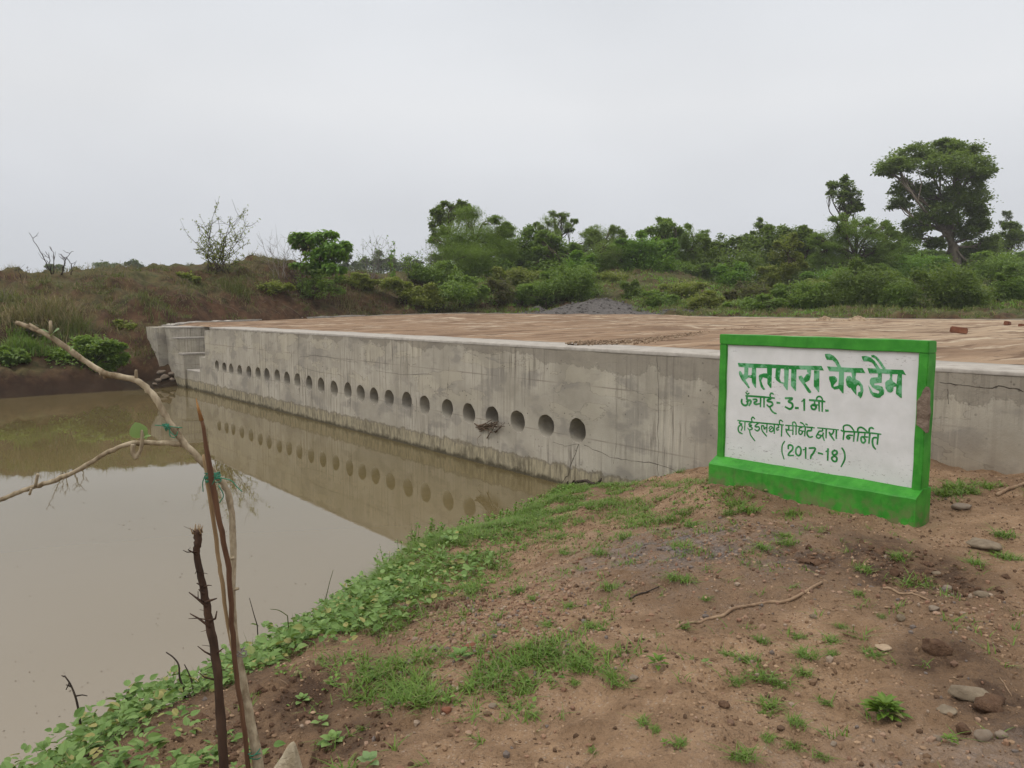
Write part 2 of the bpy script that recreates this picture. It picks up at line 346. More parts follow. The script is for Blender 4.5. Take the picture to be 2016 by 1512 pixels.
M['crumb'] = stone_mat('soil_crumb', [(.28, .185, .112), (.21, .132, .078), (.15, .092, .053), (.37, .25, .155), (.085, .050, .029), (.25, .16, .095)])
M['greystone'] = stone_mat('grey_stone', [(.14, .108, .082), (.18, .14, .105), (.095, .078, .066), (.20, .16, .12)])
M['palestone'] = simple('pale_stone', (.135, .103, .070), (.225, .178, .122), 14, .9, .25, .8, .012)
M['palerock'] = simple('weathered_pale_rock', (.24, .195, .125), (.46, .40, .29), 16, .9, .25, .9, .014)
M['clod'] = simple('earth_clod', (.085, .048, .030), (.15, .09, .055), 22, .95, .15, 1, .02)
M['pale_bark'] = bark_mat('pale_bark', (.150, .108, .062), (.43, .36, .25), 34, (1, 1, .55), .6)
M['dark_bark'] = bark_mat('dark_bark', (.030, .017, .011), (.075, .042, .026), 30, (1, 1, .2), .8)
M['red_wood'] = bark_mat('red_split_wood', (.070, .032, .018), (.150, .078, .042), 26, (1, 1, .08), .5)
M['split_wood'] = bark_mat('split_wood', (.21, .135, .068), (.33, .23, .125), 26, (1, 1, .08), .4)
M['cut_wood'] = simple('cut_wood', (.22, .10, .035), (.36, .20, .08), 30)
M['trunk'] = bark_mat('tree_bark', (.050, .038, .026), (.105, .080, .055), 6, (1, 1, .3), .5)
M['trunk_pale'] = bark_mat('pale_tree_bark', (.12, .095, .068), (.24, .20, .155), 3, (1, 1, .5), .6)
M['twig'] = bark_mat('dry_twig', (.085, .056, .036), (.17, .12, .08), 30, (1, 1, .3), .3)
M['twig_grey'] = bark_mat('grey_twig', (.16, .14, .125), (.25, .225, .20), 30, (1, 1, .3), .3)
M['twig_dark'] = bark_mat('dark_twig', (.028, .020, .016), (.065, .046, .034), 30, (1, 1, .3), .3)
M['twine'] = simple('green_twine', (.012, .125, .068), (.030, .21, .12), 60, .5, .4)
M['stick'] = bark_mat('bare_stick', (.17, .105, .062), (.31, .215, .135), 18, (1, 1, 1), .4)
M['weed'] = leaf_mat('weed_leaf', (.085, .165, .030), (.235, .345, .105), (.30, .27, .09), .25, .5, 3)
M['field_grass'] = leaf_mat('field_grass_blade', (.085, .120, .022), (.190, .215, .055), (.24, .18, .08), .25, .6, .6)
M['weed2'] = leaf_mat('creeping_leaf', (.095, .185, .026), (.205, .325, .060), (.19, .17, .07), .25, .5, 3)
M['grass'] = leaf_mat('grass_blade', (.078, .150, .018), (.165, .255, .040), (.20, .18, .08), .25, .55, 3)
M['grass_old'] = leaf_mat('dry_grass', (.165, .125, .062), (.27, .21, .105), (.08, .10, .03), .2, .7, 2)
M['bank_grass'] = leaf_mat('bank_grass', (.070, .088, .024), (.150, .150, .052), (.20, .15, .08), .2, .7, 1)
M['sap_leaf'] = leaf_mat('sapling_leaf', (.170, .265, .095), (.240, .350, .150), None, .35, .45, 5)
M['l_acacia'] = leaf_mat('acacia_leaf', (0.115, 0.197, 0.025), (0.211, 0.302, 0.047), None, .46, .40, .5)
M['l_dark'] = leaf_mat('dark_leaf', (0.078, 0.128, 0.022), (0.168, 0.228, 0.043), None, .46, .40, .5)
M['l_mid'] = leaf_mat('mid_leaf', (0.101, 0.182, 0.027), (0.211, 0.307, 0.054), None, .46, .40, .5)
M['l_feather'] = leaf_mat('feathery_leaf', (0.140, 0.211, 0.045), (0.259, 0.335, 0.081), None, .46, .40, .5)
M['l_bright'] = leaf_mat('bright_leaf', (0.095, 0.217, 0.019), (0.185, 0.342, 0.040), None, .46, .40, .8)
M['l_olive'] = leaf_mat('olive_leaf', (0.161, 0.188, 0.032), (0.287, 0.292, 0.063), None, .46, .40, .6)
M['l_hazed'] = leaf_mat('hazed_far_leaf', (.052, .072, .042), (.080, .100, .058), None, .46, .40, .1)  # bluish haze of distance put into the leaf colour of the farthest trees
M['l_brown'] = leaf_mat('brown_leaf', (.075, .052, .030), (.14, .105, .05), (.07, .09, .025), .46, .40, .6)
DN = [wld(-31.2, .62, 2.10), wld(-28, 1.1, 2.12), wld(-24, 1.1, 2.17), wld(-18, 1.1, 2.19), wld(-12, 1.1, 2.2), wld(-8, 1.1, 2.21), wld(-5.5, 1.1, 2.22), wld(-3, 1.1, 2.22), wld(0, 1.1, 2.23), wld(4, 1.1, 2.24), wld(9, 1.1, 2.25)]
DF = [at_depth(372, 637.5, 31.6), at_depth(440, 634.5, 33.6), at_depth(715, 622.5, 40), at_depth(870, 617.5, 41), at_depth(1000, 617.5, 42), at_depth(1240, 619, 40), at_depth(1416, 624, 37), at_depth(1700, 627.5, 34), at_depth(2016, 630, 31), at_depth(2300, 633, 28), at_depth(2800, 640, 24)]
def in_poly(x, y, P):
    c = np.zeros(x.shape, bool); n = len(P)
    for i in range(n):
        a, b = P[i], P[(i + 1) % n]; m = ((a[1] > y) != (b[1] > y)) & (x < (b[0] - a[0]) * (y - a[1]) / (b[1] - a[1] + 1e-12) + a[0]); c ^= m
    return c
DP = np.vstack([np.array(DN)[:, :2], np.array(DF)[::-1, :2]])
def poly_dist(x, y, P):
    p = np.stack([x, y], -1); best = np.full(x.shape, 1e9)
    for a, b in zip(P, np.roll(P, -1, 0)):
        ab = b - a; t = np.clip(((p - a) @ ab) / (ab @ ab), 0, 1); best = np.minimum(best, np.linalg.norm(p - (a + t[..., None] * ab), axis=-1))
    return np.where(in_poly(x, y, P), -best, best)
# ------------------------------------------------------------------ terrain
CP = []
def cz(px, py, z): CP.append(at_z(px, py, z))
def cY(px, py, Y): CP.append(at_depth(px, py, Y))
def cx_(x, y, z): CP.append(np.array([x, y, z]))
for a in ((1008, 1512, 1.22), (1400, 1512, 1.25), (2016, 1512, 1.28), (1400, 1250, 1.24), (1816, 1028, 1.235), (1403, 945, 1.225), (2016, 1250, 1.27), (1650, 1050, 1.235),
          (1000, 1250, 1.14), (1200, 1100, 1.12), (700, 1512, 1.14), (520, 1512, 1.03), (620, 1380, .98), (1600, 985, 1.235), (1250, 1010, .82), (1100, 1060, .80), (800, 1240, .86), (1880, 985, 1.25), (2016, 1000, 1.27), (1000,1120,.78)): cz(*a)
EDGE = [at_z(*a) for a in ((-260, 1760, .80), (60, 1545, .74), (300, 1415, .64), (480, 1305, .58), (620, 1228, .48), (745, 1140, .36), (800, 1098, .32), (920, 1068, .26), (1010, 1030, .20), (1095, 972, .10))]
for p in EDGE: CP.append(p)
EDGE2 = np.array([(-5.5, -6, .8)] + [tuple(p) for p in EDGE] + [tuple(wld(-7.6, .15, 0))])[:, :2]
for i in range(len(EDGE)):
    a = EDGE[max(i - 1, 0)][:2]; b = EDGE[min(i + 1, len(EDGE) - 1)][:2]; d = b - a; d = d / np.linalg.norm(d); nn = np.array([-d[1], d[0]])
    sh = np.interp(i, [0, 9], [.75, .22])
    for k, z in ((1, -.08), (2.6, -.9)):
        q = EDGE[i][:2] + nn * sh * k
        if q @ N[:2] < T - .15: cx_(q[0], q[1], z)
for px, py in ((1950, 915), (1860, 903), (2016, 920), (1300, 937), (1390, 915), (1200, 952)): CP.append(at_t(px, py, T))
cx_(*wld(-6.9, 0, -.12)); cx_(*wld(-5.0, 0, .95)); cx_(*wld(2, 0, 1.3)); cx_(*wld(7, 0, 1.4)); cx_(*wld(12, 0, 1.6)); cx_(*wld(5, -4, 1.3)); cx_(*wld(10, -5, 1.5))
for a in ((0, 0, 1.24), (-1.6, 1, 1.15), (2.5, .5, 1.26), (3, -6, 1.3), (8, 2, 1.4), (0, -12, 1.3), (-5.5, -6, .8), (-7, -6, -.3), (-5.2, 0, -.4), (15, -10, 1.6), (-8, -20, 0.5), (-20, -20, -1),
          (-4.5, 6.5, -1), (-8, 10, -1.2), (-12, 15, -1.2), (-18, 18, -1.1), (-6, 16, -1.2), (-3.2, 12, -1.0), (-20, 8, -1.2), (-10, 3, -1.2), (-30, 0, -1.2), (-9, 20, -1.1), (-35, 16, -1)): cx_(*a)
for s in (-9, -14, -20, -25): cx_(*wld(s, -.4, -1.1))
for x, y in ((-28, 2), (-22, 2), (-15, 2), (-8, 1.6), (-4, 1.6), (0, 1.6), (5, 1.8), (-20, 8), (-12, 9), (-6, 9), (0, 9), (6, 9), (-2, 16), (6, 16), (-10, 15)): cx_(*wld(x, y, 1.3))
# left bank
for a in ((-300, 808, 0), (-120, 795, 0), (0, 785, 0), (120, 776, 0), (215, 771, 0), (300, 766, 0)):
    cz(*a); q = at_z(a[0], a[1] + 22, 0); cx_(q[0], q[1], -.6)
for a in ((-300, 700, 27), (-300, 570, 34), (0, 742, 24.4), (0, 690, 25.6), (0, 630, 27.5), (0, 545, 32), (-120, 600, 30), (100, 740, 25.3), (100, 680, 26.6), (100, 600, 29.5), (100, 540, 33.5),
          (200, 735, 26.2), (200, 670, 28), (200, 600, 30.5), (215, 537, 34), (280, 735, 27.3), (285, 690, 28.3), (290, 640, 29.5), (300, 600, 32), (300, 530, 36), (255, 585, 31),
          (330, 625, 32.5), (420, 612, 34), (400, 575, 35.2), (400, 524, 38), (480, 519, 39.5), (520, 610, 36), (520, 560, 37.5), (560, 524, 40.5), (620, 612, 39), (620, 560, 41), (650, 534, 43),
          (715, 616, 41), (720, 575, 43), (720, 541, 46), (830, 611, 42.5), (830, 560, 46), (840, 530, 50), (900, 606, 43.5), (930, 545, 52), (1000, 611, 44), (1000, 560, 50), (1050, 540, 56),
          (1120, 612, 43.5), (1120, 570, 48), (1150, 540, 56), (1250, 611, 42), (1250, 560, 48), (1260, 518, 58), (1340, 612, 41), (1340, 560, 49), (1350, 540, 56), (1420, 616, 39.5), (1430, 588, 47), (1440, 570, 58),
          (1560, 619, 37.5), (1560, 596, 46), (1560, 565, 62), (1700, 619, 36), (1700, 595, 44), (1690, 552, 64), (1870, 620, 34), (1870, 598, 42), (1880, 552, 66), (2016, 622, 32.5), (2016, 600, 40), (2016, 545, 62), (2300, 600, 38), (2300, 540, 60), (2500, 625, 28)): cY(*a)
for a in ((-60, 40, 4), (-30, 60, 4), (0, 85, 5), (40, 85, 6), (90, 70, 6.5), (60, 30, 4), (40, 10, 2.6), (-60, 100, 4), (-40, 80, 4), (90, 0, 3)): cx_(*a)
for px, py, Y, dz in ((-120, 560, 40, 3.0), (100, 540, 40, 2.9), (215, 537, 41, 3.1), (400, 524, 45, 3.4), (520, 520, 47, 3.5), (620, 524, 48, 3.6), (720, 541, 53, 3.8)):
    q = at_depth(px, py, Y); cx_(q[0], q[1], dz)
for a in ((300, 596, 30.6), (300, 634, 30.2), (350, 590, 32.8), (350, 628, 32.3), (430, 592, 34.6), (430, 626, 34.0), (500, 598, 36), (500, 622, 35.4), (290, 660, 29.2), (284, 700, 28.3), (290, 748, 27.6)): cY(*a)
for a in ((-29.6, -.4, .32), (-28.9, -.4, .12), (-29.5, -.8, .25), (-28.4, -.4, -.15), (-32.0, -.2, 2.2), (-31.4, -1.0, 1.6), (-30.3, -.85, 1.0), (-29.6, -1.4, .2)): cx_(*wld(*a))
CP = np.array(CP)
def _tps(r2): return np.where(r2 > 0, r2 * np.log(np.maximum(r2, 1e-12)) * .5, 0)
_n = len(CP); _d = ((CP[:, None, :2] - CP[None, :, :2]) ** 2).sum(-1)
_A = np.zeros((_n + 3, _n + 3)); _A[:_n, :_n] = _tps(_d) + np.eye(_n) * .03; _A[:_n, _n] = 1; _A[:_n, _n + 1:] = CP[:, :2]; _A[_n:, :_n] = _A[:_n, _n:].T
_w = np.linalg.solve(_A, np.concatenate([CP[:, 2], [0, 0, 0]]))
def edge_dist(x, y):                              # distance to the bank edge, positive on land
    p = np.stack([x, y], -1); best = np.full(x.shape, 1e9); sg = np.ones(x.shape)
    for a, b in zip(EDGE2[:-1], EDGE2[1:]):
        ab = b - a; t = np.clip(((p - a) @ ab) / (ab @ ab), 0, 1); q = a + t[..., None] * ab; d = np.linalg.norm(p - q, axis=-1)
        c = ab[0] * (p[..., 1] - a[1]) - ab[1] * (p[..., 0] - a[0]); m = d < best
        best = np.where(m, d, best); sg = np.where(m, np.where(c > 0, -1, 1), sg)
    return best * sg
def H(x, y):
    x = np.asarray(x, float); y = np.asarray(y, float); sh = x.shape; x = x.ravel(); y = y.ravel(); z = np.empty(len(x))
    for i in range(0, len(x), 20000):
        xs, ys = x[i:i + 20000], y[i:i + 20000]; d = (xs[:, None] - CP[None, :, 0]) ** 2 + (ys[:, None] - CP[None, :, 1]) ** 2
        z[i:i + 20000] = _tps(d) @ _w[:_n] + _w[_n] + _w[_n + 1] * xs + _w[_n + 2] * ys
    r = np.hypot(x, y); f = sstep(85, 130, r); z = np.clip(z, -2, 9) * (1 - f) + f * np.where(y > 0, 4.6, 1.0)
    t = x * N[0] + y * N[1]
    nb = (t < T + .3) & (y < 14) & (x > -9)
    z = z + np.where(nb, fbm(x * 1.3, y * 1.3, 3) * .08 - np.abs(fbm(x * 2.3 + 4, y * 2.3, 3)) * .06 + fbm(x * 7, y * 7, 3) * .030 + fbm(x * 24, y * 24, 3) * .018, (fbm(x * .45, y * .45, 5) * .30 + fbm(x * 1.6, y * 1.6, 3) * .36) * sstep(-.25, .45, z) + fbm(x * 4, y * 4, 3) * .15)
    far_ = (t > T - .2) & (y > 8); dd = np.full(len(x), 99.0); dd[far_] = poly_dist(x[far_], y[far_], DP)
    z = np.where(far_ & (dd < 12), np.where(dd < .25, np.minimum(z, 1.9), np.minimum(z, 1.95 + np.where(x < -6.5, 3.2, 1.3) * np.maximum(dd - .3 - .5 * np.maximum(0, fbm(x * .8, y * .8, 2)), 0))), z)
    return z.reshape(sh)
def hz(x, y): return float(H(np.array([x]), np.array([y]))[0])
def on_ground(px, py):
    d = ray(px, py); s = np.geomspace(1.2, 120, 1500); P = O + np.outer(s, d); h = H(P[:, 0], P[:, 1]); i = np.argmax(P[:, 2] < h)
    s2 = np.linspace(s[max(i - 1, 0)], s[i], 12); P = O + np.outer(s2, d); h = H(P[:, 0], P[:, 1]); j = np.argmax(P[:, 2] < h)
    return np.array([P[j][0], P[j][1], h[j]])
def make_ground():
    ang = np.concatenate([np.arange(-180, -48, 4), np.arange(-48, 48, .2), np.arange(48, 181, 4)]); ang = R(1) * ang
    rad = np.concatenate([[.05], np.geomspace(.9, 14, 300), np.geomspace(14, 130, 330)[1:], np.geomspace(130, 3000, 25)[1:]])
    a, r = np.meshgrid(ang, rad); x = np.sin(a) * r; y = np.cos(a) * r; z = H(x, y)
    na = len(ang); i = np.arange(len(rad) - 1)[:, None] * na; j = np.arange(na - 1)[None]
    q = np.stack([i + j, i + j + 1, i + na + j + 1, i + na + j], -1).reshape(-1, 4)
    mb = MB(); mb.add(np.stack([x, y, z], -1).reshape(-1, 3), q); o = mb.build('ground', M['ground']); tag(o, kind='structure')
    xf, yf, zf = x.ravel(), y.ravel(), z.ravel(); t = xf * N[0] + yf * N[1]
    far = np.clip(sstep(T + .4, T + 1, t) + sstep(14, 18, yf) + sstep(-12, -16, xf), 0, 1)
    ed = edge_dist(xf, yf); e_ = .35; slope = np.hypot(H(xf + e_, yf) - H(xf - e_, yf), H(xf, yf + e_) - H(xf, yf - e_)) / (2 * e_)
    DAMP = [(on_ground(1790, 1115), .42, 1.1), (on_ground(1850, 1150), .3, .9), (on_ground(580, 1400), .45, 1.0), (on_ground(690, 1470), .22, .8), (on_ground(1600, 1105), .2, .7), (on_ground(1840, 1290), .22, .7), (on_ground(1930, 1390), .25, .8), (on_ground(870, 1190), .3, .6)]
    vals = {'bankzone': far, 'green': np.clip(.50 + .8 * sstep(-9, 3, xf) + .25 * sstep(2.8, 4.3, zf), 0, 1) * sstep(1.0, .45, slope),
            'damp': np.clip(np.where(yf > 18, sstep(.7, .25, zf) * 1.5, 0) + sstep(.75, .1, ed) * (yf < 18) + .45 * sstep(.05, .3, fbm(xf * .9 + 5, yf * .9, 3)) * (yf < 18) + sum(a_ * np.exp(-((xf - q_[0]) ** 2 + (yf - q_[1]) ** 2) / r_ ** 2) for q_, r_, a_ in DAMP), 0, 1),
            'gravelly': np.clip(np.exp(-((xf - 1.15) ** 2 / .55 + (yf - 5.3) ** 2 / .5)) * 1.3 + .9 * np.exp(-((xf - 2.0) ** 2 / 1.0 + (yf - 2.3) ** 2 / .12)), 0, 1)}
    for k, v in vals.items():
        at = o.data.attributes.new(k, 'FLOAT', 'POINT'); at.data.foreach_set('value', v.astype(np.float32))
    return o
make_ground()
mb = MB(); wa = wld(12, .4, 0); wb = wld(-31, .4, 0)
mb.add([(-90, -40, 0), (-3.5, -40, 0), (4, 2, 0), (wa[0], wa[1], 0), (wb[0], wb[1], 0), (-18, 31, 0), (-90, 34, 0)], [np.array([(0, 1, 2, 6), (2, 3, 4, 6)]), np.array([(4, 5, 6)])])
tag(mb.build('water', M['water'], smooth=False), kind='structure')
# ------------------------------------------------------------------ the check dam
dam = empty('check_dam', tuple(N * T), 'long grey concrete check dam with a row of round drain holes along the pond', 'dam', rz=PHI)
HPX = [(427, 721.5), (441.7, 725), (455, 727.7), (471.7, 730.7), (490, 733), (508, 735.5), (525.5, 738.4), (545.6, 741), (565, 746), (585.6, 750), (608.6, 755), (632, 759), (657.7, 765.4), (684.8, 769.6),
       (710, 774.5), (736.4, 780.2), (766, 784.6), (800.7, 789.5), (836, 798), (880.6, 805), (923, 814), (969, 821.5), (1019, 830), (1075, 838.5), (1136.5, 848)]
HC = [loc(at_t(px, py, T), T) for px, py in HPX]; HC = [(h[0], h[2]) for h in HC]
def topz(x): return np.interp(x, [-25.5, -9, -2, 3, 10], [2.185, 2.215, 2.235, 2.25, 2.27])
XL, XR = -25.45, 14.0
def front_wall():
    mb = MB(); za, zb = .55, 1.30; zB = -1.2; g = np.random.default_rng(5)
    xs = [XL] + [(HC[i][0] + HC[i + 1][0]) / 2 for i in range(24)] + [HC[-1][0] + .42]
    dz = lambda x: topz(x) - .05
    def quad(x0, x1, f0, f1):
        k = max(1, int((x1 - x0) / .8)); q = np.linspace(x0, x1, k + 1)
        for a, b in zip(q[:-1], q[1:]): mb.add([(a, 0, f0(a)), (b, 0, f0(b)), (b, 0, f1(b)), (a, 0, f1(a))], [np.array([(0, 1, 2, 3)])])
    c = lambda v: (lambda x: v)
    edges = []
    for i, (hx, hzz) in enumerate(HC):
        x0, x1 = xs[i], xs[i + 1]; n = 40; th = np.arange(n) * 2 * math.pi / n
        rr = .190 * (1 + .03 * np.sin(2 * th + g.uniform(0, 6)) + .022 * np.sin(3 * th + g.uniform(0, 6)) + .012 * np.sin(7 * th + g.uniform(0, 6)) + .008 * g.normal(size=n)); ring = np.stack([hx + rr * np.cos(th), 0 * th, hzz + rr * 1.02 * np.sin(th)], 1)
        out = []
        for t_ in th:
            cx, cz_ = math.cos(t_), math.sin(t_); k = 1e9
            if cx > 1e-6: k = min(k, (x1 - hx) / cx)
            if cx < -1e-6: k = min(k, (x0 - hx) / cx)
            if cz_ > 1e-6: k = min(k, (zb - hzz) / cz_)
            if cz_ < -1e-6: k = min(k, (za - hzz) / cz_)
            out.append((hx + k * cx, 0, hzz + k * cz_))
        # corners: snap the closest outer point of each corner
        out = np.array(out)
        for qx, qz in ((x0, za), (x1, za), (x1, zb), (x0, zb)):
            j = np.argmin((out[:, 0] - qx) ** 2 + (out[:, 2] - qz) ** 2); out[j] = (qx, 0, qz)
        j = np.arange(n); mb.add(np.vstack([ring, out]), [np.stack([j, n + j, n + (j + 1) % n, (j + 1) % n], -1)])
        edges.append(ring)
        quad(x0, x1, c(zB), c(za)); quad(x0, x1, c(zb), dz)
    quad(xs[-1], XR, c(zB), dz)
    # stepped left end
    s1, s2 = -26.0, -26.6
    quad(s1, XL, c(zB), c(2.06)); quad(s2, s1, c(zB), c(1.17))
    # ends, back and top
    bk = 1.22
    mb.add([(XL, 0, 2.06), (XL, bk, 2.06), (XL, bk, dz(XL)), (XL, 0, dz(XL))], [np.array([(0, 3, 2, 1)])])
    bk = .30; mb.add([(s1, 0, 2.06), (XL, 0, 2.06), (XL, bk, 2.06), (s1, bk, 2.06), (s1, 0, 1.17), (s1, bk, 1.17), (s2, 0, 1.17), (s2, bk, 1.17), (s2, 0, zB), (s2, bk, zB)], [np.array([(0, 1, 2, 3), (0, 3, 5, 4), (6, 4, 5, 7), (8, 6, 7, 9)])])
    bk = 1.22; mb.add([(XR, 0, zB), (XR, bk, zB), (XR, bk, dz(XR)), (XR, 0, dz(XR))], [np.array([(0, 1, 2, 3)])])
    # cracks drawn as thin strips
    def crack(pts, wd=.008):
        P = [loc(at_t(px, py, T), T) for px, py in pts]; P = np.array([(p[0], p[2]) for p in P]); Q = [P[0]]
        for a, b in zip(P[:-1], P[1:]):
            for t_ in np.linspace(0, 1, 5)[1:]: Q.append(a + (b - a) * t_ + g.normal(0, .009, 2))
        Q = np.array(Q); d = np.gradient(Q, axis=0); d /= np.linalg.norm(d, axis=1)[:, None]; nn = np.stack([-d[:, 1], d[:, 0]], 1); w_ = wd * .7 * g.uniform(.3, 1, len(Q))[:, None]
        A, B = Q - nn * w_ / 2, Q + nn * w_ / 2; k = len(Q); j = np.arange(k - 1)
        V = np.vstack([np.stack([A[:, 0], 0 * A[:, 0] - .003, A[:, 1]], 1), np.stack([B[:, 0], 0 * B[:, 0] - .003, B[:, 1]], 1)])
        mb.add(V, [np.stack([j, j + 1, k + j + 1, k + j], -1)], 1)
    crack([(1140, 874), (1128, 905), (1118, 935), (1104, 953)], .022)
    crack([(1140, 874), (1112, 880), (1090, 870)]); crack([(1150, 876), (1185, 892), (1216, 904), (1250, 907), (1290, 913), (1330, 925)], .012)
    crack([(1294, 692), (1296, 760), (1296, 840), (1295, 905), (1296, 935)], .010); crack([(884, 700), (884, 735), (880, 775)], .010)
    crack([(588, 655), (587, 690), (588, 735), (600, 760)], .016); crack([(722, 672), (722, 715)], .008); crack([(1866, 766), (1864, 795)], .012)
    crack([(590, 703), (620, 699), (650, 704), (690, 712), (705, 714)], .010); crack([(595, 723), (632, 733), (670, 738)], .008)
    crack([(1850, 752), (1890, 757), (1930, 764), (1975, 762), (2016, 768)], .016); crack([(740, 730), (790, 737), (850, 735)], .008)
    crack([(1212, 770), (1214, 840), (1210, 915)], .008); crack([(1030, 690), (1031, 720), (1034, 800)], .007); crack([(535, 655), (537, 680)], .012)
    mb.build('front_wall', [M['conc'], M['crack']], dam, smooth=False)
    return edges
rings = front_wall()
g5 = np.random.default_rng(11)
for i, ring in enumerate(rings):
    mb = MB(); n = len(ring); dp = [.55, .5, .6, .5, .65, .5, .45, .5, .6, .5, .55, .5, .45, .6, .5, .45, .6, .6, .5, .7, .7, .6, .8, .32, .9][i]
    V = []; c0 = ring.mean(0)
    for k, (y, s) in enumerate(((0, 1), (.06, .985), (dp * .55, .97), (dp, .95))):
        q = c0 + (ring - c0) * s; q[:, 1] = y; V.append(q)
    V.append([(c0[0], dp + .03, c0[2])]); V = np.vstack(V); j = np.arange(n); j2 = (j + 1) % n
    mb.add(V, [np.concatenate([np.stack([k * n + j, k * n + j2, (k + 1) * n + j2, (k + 1) * n + j], -1) for k in range(3)]), np.stack([3 * n + j, 3 * n + j2, np.full(n, 4 * n)], -1)])
    mb.build('drain_hole', M['conc2'], dam)
def crest():
    mb = MB(); xs = np.linspace(XL - .02, XR, 260); g = np.random.default_rng(2); n = len(xs)
    y0 = -.012 + .010 * fbm(xs * 3, xs * 0, 3); y1 = 1.0 + .22 * fbm(xs * 1.1, xs * 0 + 4, 4); zt = topz(xs) + .012 * fbm(xs * 1.5, xs * 0 + 9, 3)
    rows = [np.stack([xs, y0 + .006, topz(xs) - .050], 1), np.stack([xs, y0, zt - .012], 1), np.stack([xs, y0 + .03, zt], 1), np.stack([xs, .6 * (y0 + y1), zt + .006], 1), np.stack([xs, y1, zt], 1), np.stack([xs, y1 + .03, zt - .12], 1)]
    V = np.concatenate(rows); j = np.arange(n - 1); mb.add(V, np.concatenate([np.stack([r * n + j, r * n + j + 1, (r + 1) * n + j + 1, (r + 1) * n + j], -1) for r in range(5)]))
    e = [r * n for r in range(6)]; mb.add(V[e], [np.array([(0, 1, 2, 3), (0, 3, 4, 5)])])
    mb.build('crest_slab', M['crest'], dam)
crest()
# stepped abutment and wing at the far end
def bx8(name, x0, x1, y0, y1, z0, z1, mat, sl=0.0):
    mb = MB(); v = [(x0, y0 + sl, z0), (x1, y0 + sl, z0), (x1, y1, z0), (x0, y1, z0), (x0, y0, z1), (x1, y0, z1), (x1, y1, z1), (x0, y1, z1)]
    mb.add(v, [np.array([(0, 1, 5, 4), (1, 2, 6, 5), (2, 3, 7, 6), (3, 0, 4, 7), (4, 5, 6, 7)])]); return mb.build(name, mat, dam, smooth=False)
bx8('stair', -28.25, -26.605, -.002, 1.31, -1.2, .62, M['conc'], .0)
for x1, z0, z1 in ((-28.0, .4, 1.22), (-28.5, 1.0, 1.76), (-29.0, 1.5, 2.12)):
    bx8('stair', -30.5, x1, -.02 - .07 * z1, 1.36 + .01 * z1, z0 - (1.6 if z1 < 1.5 else 0), z1 - .05, M['conc'], .08)
    bx8('tread', x1 - .52 if z1 < 2 else -30.6, x1 + .02, -.035 - .07 * z1, 1.355 + .01 * z1, z1 - .05 + .001, z1, M['crest'])
bx8('tread', -28.25, -26.62, -.012, 1.30, .621, .66, M['crest'])
bx8('wing_wall', -31.2, -29.9, -.46, .30, .10, 2.09, M['conc'], .10)
def deck_pt(u, v):                                  # u 0..10 along, v 0 near .. 1 far
    i = np.arange(11); n_ = np.array(DN); f_ = np.array(DF); p = np.stack([np.interp(u, i, n_[:, k]) * (1 - v) + np.interp(u, i, f_[:, k]) * v for k in range(3)], -1)
    x, y = p[..., 0], p[..., 1]; a = R(58); xr = x * math.cos(a) + y * math.sin(a); yr = -x * math.sin(a) + y * math.cos(a)
    e = np.minimum(sstep(0, .08, v), sstep(1, .95, v))
    p[..., 2] += e * (np.maximum(0, fbm(xr * .12, yr * 1.0, 4)) * .09 + np.abs(fbm(xr * .5 + 3, yr * 2, 3)) * .04) + .012 * fbm(x * 4, y * 4, 2)
    return p
nu, nv = 420, 150; uu, vv = np.meshgrid(np.linspace(0, 10, nu), np.linspace(0, 1, nv) ** 1.3); P = deck_pt(uu, vv); i = np.arange(nv - 1)[:, None] * nu; j = np.arange(nu - 1)[None]
mb = MB(); mb.add(P.reshape(-1, 3), np.stack([i + j, i + j + 1, i + nu + j + 1, i + nu + j], -1).reshape(-1, 4))
B = P[-1].copy(); B[:, 2] -= .5; k = np.arange(nu - 1); mb.add(np.vstack([P[-1], B]), np.stack([k, k + 1, nu + k + 1, nu + k], -1))
dl = mb.build('deck', M['deck'], None)
dl.parent = dam; dl.matrix_parent_inverse = (dam.matrix_basis).inverted()
def strip(name, pts, wd, h, mat, parent, inv=True):
    P = smooth_path(pts, 8); d = np.gradient(P, axis=0)[:, :2]; d /= np.linalg.norm(d, axis=1)[:, None]; nn = np.stack([-d[:, 1], d[:, 0], 0 * d[:, 0]], 1); up = np.array([0, 0, 1.0]); mb = MB(); n = len(P)
    jt = .012 * np.random.default_rng(4).normal(size=(n, 1))
    V = np.concatenate([P - nn * wd / 2 - up * .5, P - nn * wd / 2 + up * (h + jt), P + nn * wd / 2 + up * (h + jt), P + nn * wd / 2 - up * .5]); j = np.arange(n - 1)
    mb.add(V, np.concatenate([np.stack([r * n + j, r * n + j + 1, (r + 1) * n + j + 1, (r + 1) * n + j], -1) for r in range(3)])); mb.add(V[[0, n, 2 * n, 3 * n]], [np.array([(0, 1, 2, 3)])]); mb.add(V[[n - 1, 2 * n - 1, 3 * n - 1, 4 * n - 1]], [np.array([(0, 3, 2, 1)])])
    o = mb.build(name, mat, None, smooth=False); o.parent = parent; o.matrix_parent_inverse = parent.matrix_basis.inverted(); return o
strip('kerb', [wld(-31.4, .35, 2.06), at_depth(372, 638, 31.8), at_depth(440, 635.2, 33.8), at_depth(560, 629, 37), at_depth(715, 623, 40.2)], .42, .09, M['crest'], dam)
strip('kerb', [at_depth(720, 623, 40.4), at_depth(870, 618.2, 41.2), at_depth(1000, 618.2, 42.2), at_depth(1240, 620, 40.2), at_depth(1416, 625, 37.2), at_depth(1700, 628.5, 34.2), at_depth(2016, 631, 31.2), at_depth(2400, 636, 27)], .28, .05, M['conc2'], dam)
